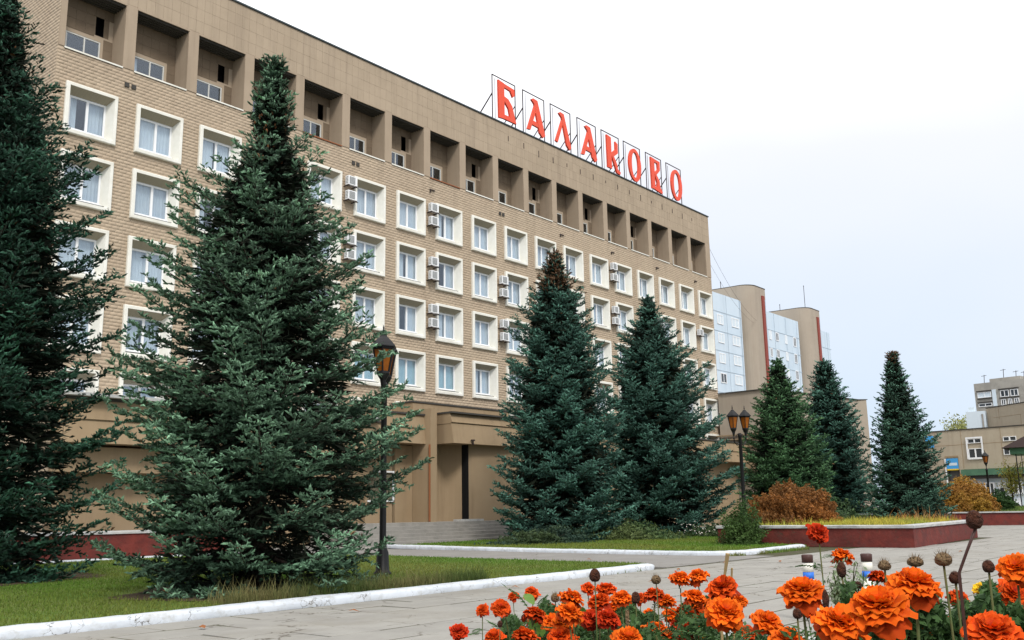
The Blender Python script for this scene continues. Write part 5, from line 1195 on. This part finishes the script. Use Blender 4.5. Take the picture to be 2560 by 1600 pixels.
SH = [(2436, 1299, 46, 55, .95, 'seed_brown', 'largest brown egg shaped seed head on a long thin leaning stem', (2398, 1432), 0), (2358, 1398, 48, 40, 1.05, 'seed_pale', 'pale bristly dried seed head left of the tall brown one', None, 1), (2388, 1444, 36, 36, 1.05, 'seed_brown', 'dark brown round seed head under the pale bristly one', None, 0),
 (2471, 1416, 36, 36, 1.1, 'seed_brown', 'round brown seed head on short stem near the right edge', None, 0), (2145, 1463, 25, 22, 1.5, 'seed_brown', 'small brown seed head above the large orange marigolds', None, 0), (2211, 1413, 36, 30, 1.2, 'seed_pale', 'pale dried bloom above the half open orange marigold', None, 1),
 (2288, 1404, 44, 30, 1.3, 'seed_pale', 'pale crumpled dried bloom above the widest orange marigold', None, 1), (2104, 1424, 26, 46, 1.4, 'seed_brown', 'brown bud under the flat edge on marigold', None, 0), (1993, 1534, 28, 30, 1.2, 'seed_brown', 'brown seed head hanging below the ragged orange marigold', None, 0), (2064, 1500, 20, 60, 1.2, 'seed_brown', 'dark long seed pod right of the ragged orange marigold', None, 0),
 (1487, 1438, 34, 38, 2.0, 'seed_brown', 'egg shaped brown seed head standing before the white kerb end', None, 0), (1388, 1494, 26, 26, 2.2, 'seed_pale', 'greyish brown round seed head left of centre in the left clump', None, 1), (1589, 1494, 26, 34, 2.0, 'seed_brown', 'dark brown seed head among the small orange blooms at mid bed', None, 0), (1640, 1449, 28, 26, 2.0, 'seed_pale', 'ragged dried bloom with crumpled bracts above mid bed', None, 1), (1250, 1560, 16, 20, 2.4, 'seed_brown', 'tiny brown seed head at the left of the bed', None, 0), (2448, 1572, 26, 40, 1.0, 'seed_brown', 'dark reddish bud by the lower right corner', None, 0), (1310, 1545, 18, 22, 2.4, 'seed_brown', 'small dark bud between leaves in the left clump', None, 0)]
for (x, y, w, h_, t_, mt, lb, se, rg) in SH: seed_head(x, y, w, h_, t_, mt, lb, se, bool(rg))
# dry bare stalks
a, b = spot(1819, 1384, 1.9), spot(1800, 1500, 1.9); c_ = spot(1830, 1420, 1.9); d_ = spot(1828, 1480, 1.9)
tag(MB().tube([a, (a+b)/2+np.array([.003, 0, 0]), b, b-np.array([0, 0, .35])], [.0045, .0028, .003, .003], 6).tube([c_, d_, d_-np.array([0, 0, .3])], .0022, 5).tube([spot(1806, 1441, 1.9), spot(1829, 1442, 1.9)], .0018, 4).build('dry_stalk', 'dry_stalk'), 'bare straw coloured stalk with a side fork above the middle clump', 'stalk')
a = spot(1568, 1525, 1.8); tag(MB().tube([a, a-np.array([.003, 0, .12]), a-np.array([.003, 0, .4])], .004, 6).build('dry_stalk', 'seed_pale'), 'short pale dead stalk in the left half of the bed', 'stalk')
# pale sprig with small leaves beside the second bollard
tt = thing('pale_sprig', 'pale green airy sprig covering the second bollard', 'plant', spot(2130, 1560, 1.5)); c0 = spot(2130, 1560, 1.5)
mb = MB(); Q = []
for i in range(26):
    e_ = spot(nr.uniform(2070, 2180), nr.uniform(1395, 1510), 1.5+nr.uniform(-.05, .05))-c0; mb.tube([(0, 0, 0), e_*.5+nr.normal(0, .005, 3), e_], [.0016, .0011, .0006], 4, False); s = nr.random((30, 1)); Q.append(e_*(.3+.7*s)+nr.normal(0, .006, (30, 3)))
mb.build('stems', 'stem', tt); Q = np.concatenate(Q); leaf_cloud('leaves', Q, nr.normal(size=Q.shape)/2, .0038, np.tile((.28, .36, .20), (len(Q), 1))*nr.uniform(.6, 1.2, (len(Q), 1)), parent=tt)
# leafy marigold plants filling the bed
def leafy(px, py, t_, label, n_=22, size=.085, broad=0):
    c = spot(px, py, t_); o = thing('leafy_plant', label, 'plant', (c[0], c[1], SOIL), 0, group='leafy plants under the marigold blooms'); g = random.Random(int(px*3+py)); h = c[2]-SOIL
    st = MB()
    for i in range(5):
        a = g.uniform(0, 6.28); st.tube([(0, 0, 0), (.04*math.cos(a), .04*math.sin(a), h*.5), (.09*math.cos(a), .09*math.sin(a), h*g.uniform(.8, 1))], [.004, .003, .002], 5)
    st.build('stems', 'stem', o)
    for i in range(n_):
        a = g.uniform(0, 6.28); z_ = h*g.uniform(.35, 1); r_ = g.uniform(0, .09); l_ = link(LEAF[g.randrange(3)], 'leaf', None, o, loc=(r_*math.cos(a), r_*math.sin(a), z_), rot=(g.uniform(-.6, .6), g.uniform(-.9, .2), a)); s = size*g.uniform(.7, 1.2); l_.scale = (s, s, s)
    for i in range(broad):
        a = g.uniform(0, 6.28); l_ = link(BLEAF, 'broad_leaf', None, o, loc=(.02*math.cos(a), .02*math.sin(a), h*g.uniform(.85, 1.02)), rot=(g.uniform(-.4, .4), g.uniform(-1.0, -.1), a)); s = .055*g.uniform(.8, 1.2); l_.scale = (s, s, s)
    return o
LP = [(1345, 1515, 2.3, 14, 4, 'light green broad leaved plant rising left of centre in the left clump'), (1300, 1570, 2.3, 24, 1, None), (1380, 1585, 2.2, 24, 1, None), (1450, 1560, 2.2, 24, 1, None), (1520, 1575, 2.1, 18, 0, None), (1580, 1560, 2.0, 18, 0, None), (1640, 1575, 1.9, 20, 0, None), (1690, 1550, 1.9, 18, 0, None), (1500, 1530, 2.5, 16, 0, None), (1600, 1530, 2.4, 16, 0, None), (1700, 1530, 2.3, 16, 0, None), (1760, 1585, 1.5, 20, 0, None), (1850, 1600, 1.3, 20, 0, None), (1930, 1610, 1.2, 18, 0, None), (2060, 1620, 1.2, 18, 0, None),
 (2180, 1590, 1.1, 22, 0, None), (2260, 1575, 1.1, 22, 0, None), (2370, 1560, 1.15, 22, 0, None), (2420, 1530, 1.3, 22, 0, None), (2500, 1530, 1.2, 22, 0, None), (2560, 1560, 1.1, 22, 0, None), (2400, 1600, 1.0, 16, 0, None), (2330, 1600, 1.3, 16, 0, None), (1230, 1620, 2.3, 12, 0, None), (1400, 1545, 2.6, 12, 0, None), (2150, 1600, 1.5, 16, 0, None), (2290, 1530, 1.4, 14, 0, None)]
order = sorted(range(len(LP)), key=lambda i: LP[i][0])
cnt = {0: 0, 1: 0}
for i in order:
    (x, y, t_, n_, br, lb) = LP[i]; fr = 1 if t_ > 1.6 else 0; t_ = t_+.6 if fr and br < 3 else t_+.3
    if not lb:
        lb = f"{ORDN[cnt[fr]]} of the feathery plants in the {'left' if fr else 'right'} part of the bed"; cnt[fr] += 1
    leafy(x, y, t_, lb, n_, .075 if t_ > 1.6 else .06, br)
# close low foliage between the stems
Q = []
for (x0_, x1_, t0_, t1_, top, k) in ((1255, 1790, 2.6, 3.2, 1530, 17000), (1580, 1850, 1.9, 2.4, 1560, 6000), (1860, 2060, 1.9, 2.4, 1590, 3000), (2110, 2600, 1.25, 1.9, 1505, 24000), (1960, 2200, 1.5, 1.9, 1585, 4000)):
    u = nr.uniform(x0_, x1_, k); t_ = nr.uniform(t0_, t1_, k); yy = top+30*np.sin(u*.035)+18*np.sin(u*.09+2)+np.abs(nr.normal(0, 1, k))*95
    Q.append(np.array([0, 0, EYE])[None]+(cf[None]+cr[None]*((u-1280)/FPX)[:, None]-cu[None]*((yy-800)/FPX)[:, None])*t_[:, None])
Q = np.concatenate(Q); Q = Q[Q[:, 2] > SOIL]; n1 = nr.random((len(Q), 1))
leaf_cloud('low_foliage', Q, nr.normal(size=Q.shape)/2, .0085, np.array((.02, .05, .014))*(1-n1)+np.array((.055, .11, .03))*n1, parent=None, kind='stuff')
print('objects', len(bpy.data.objects))
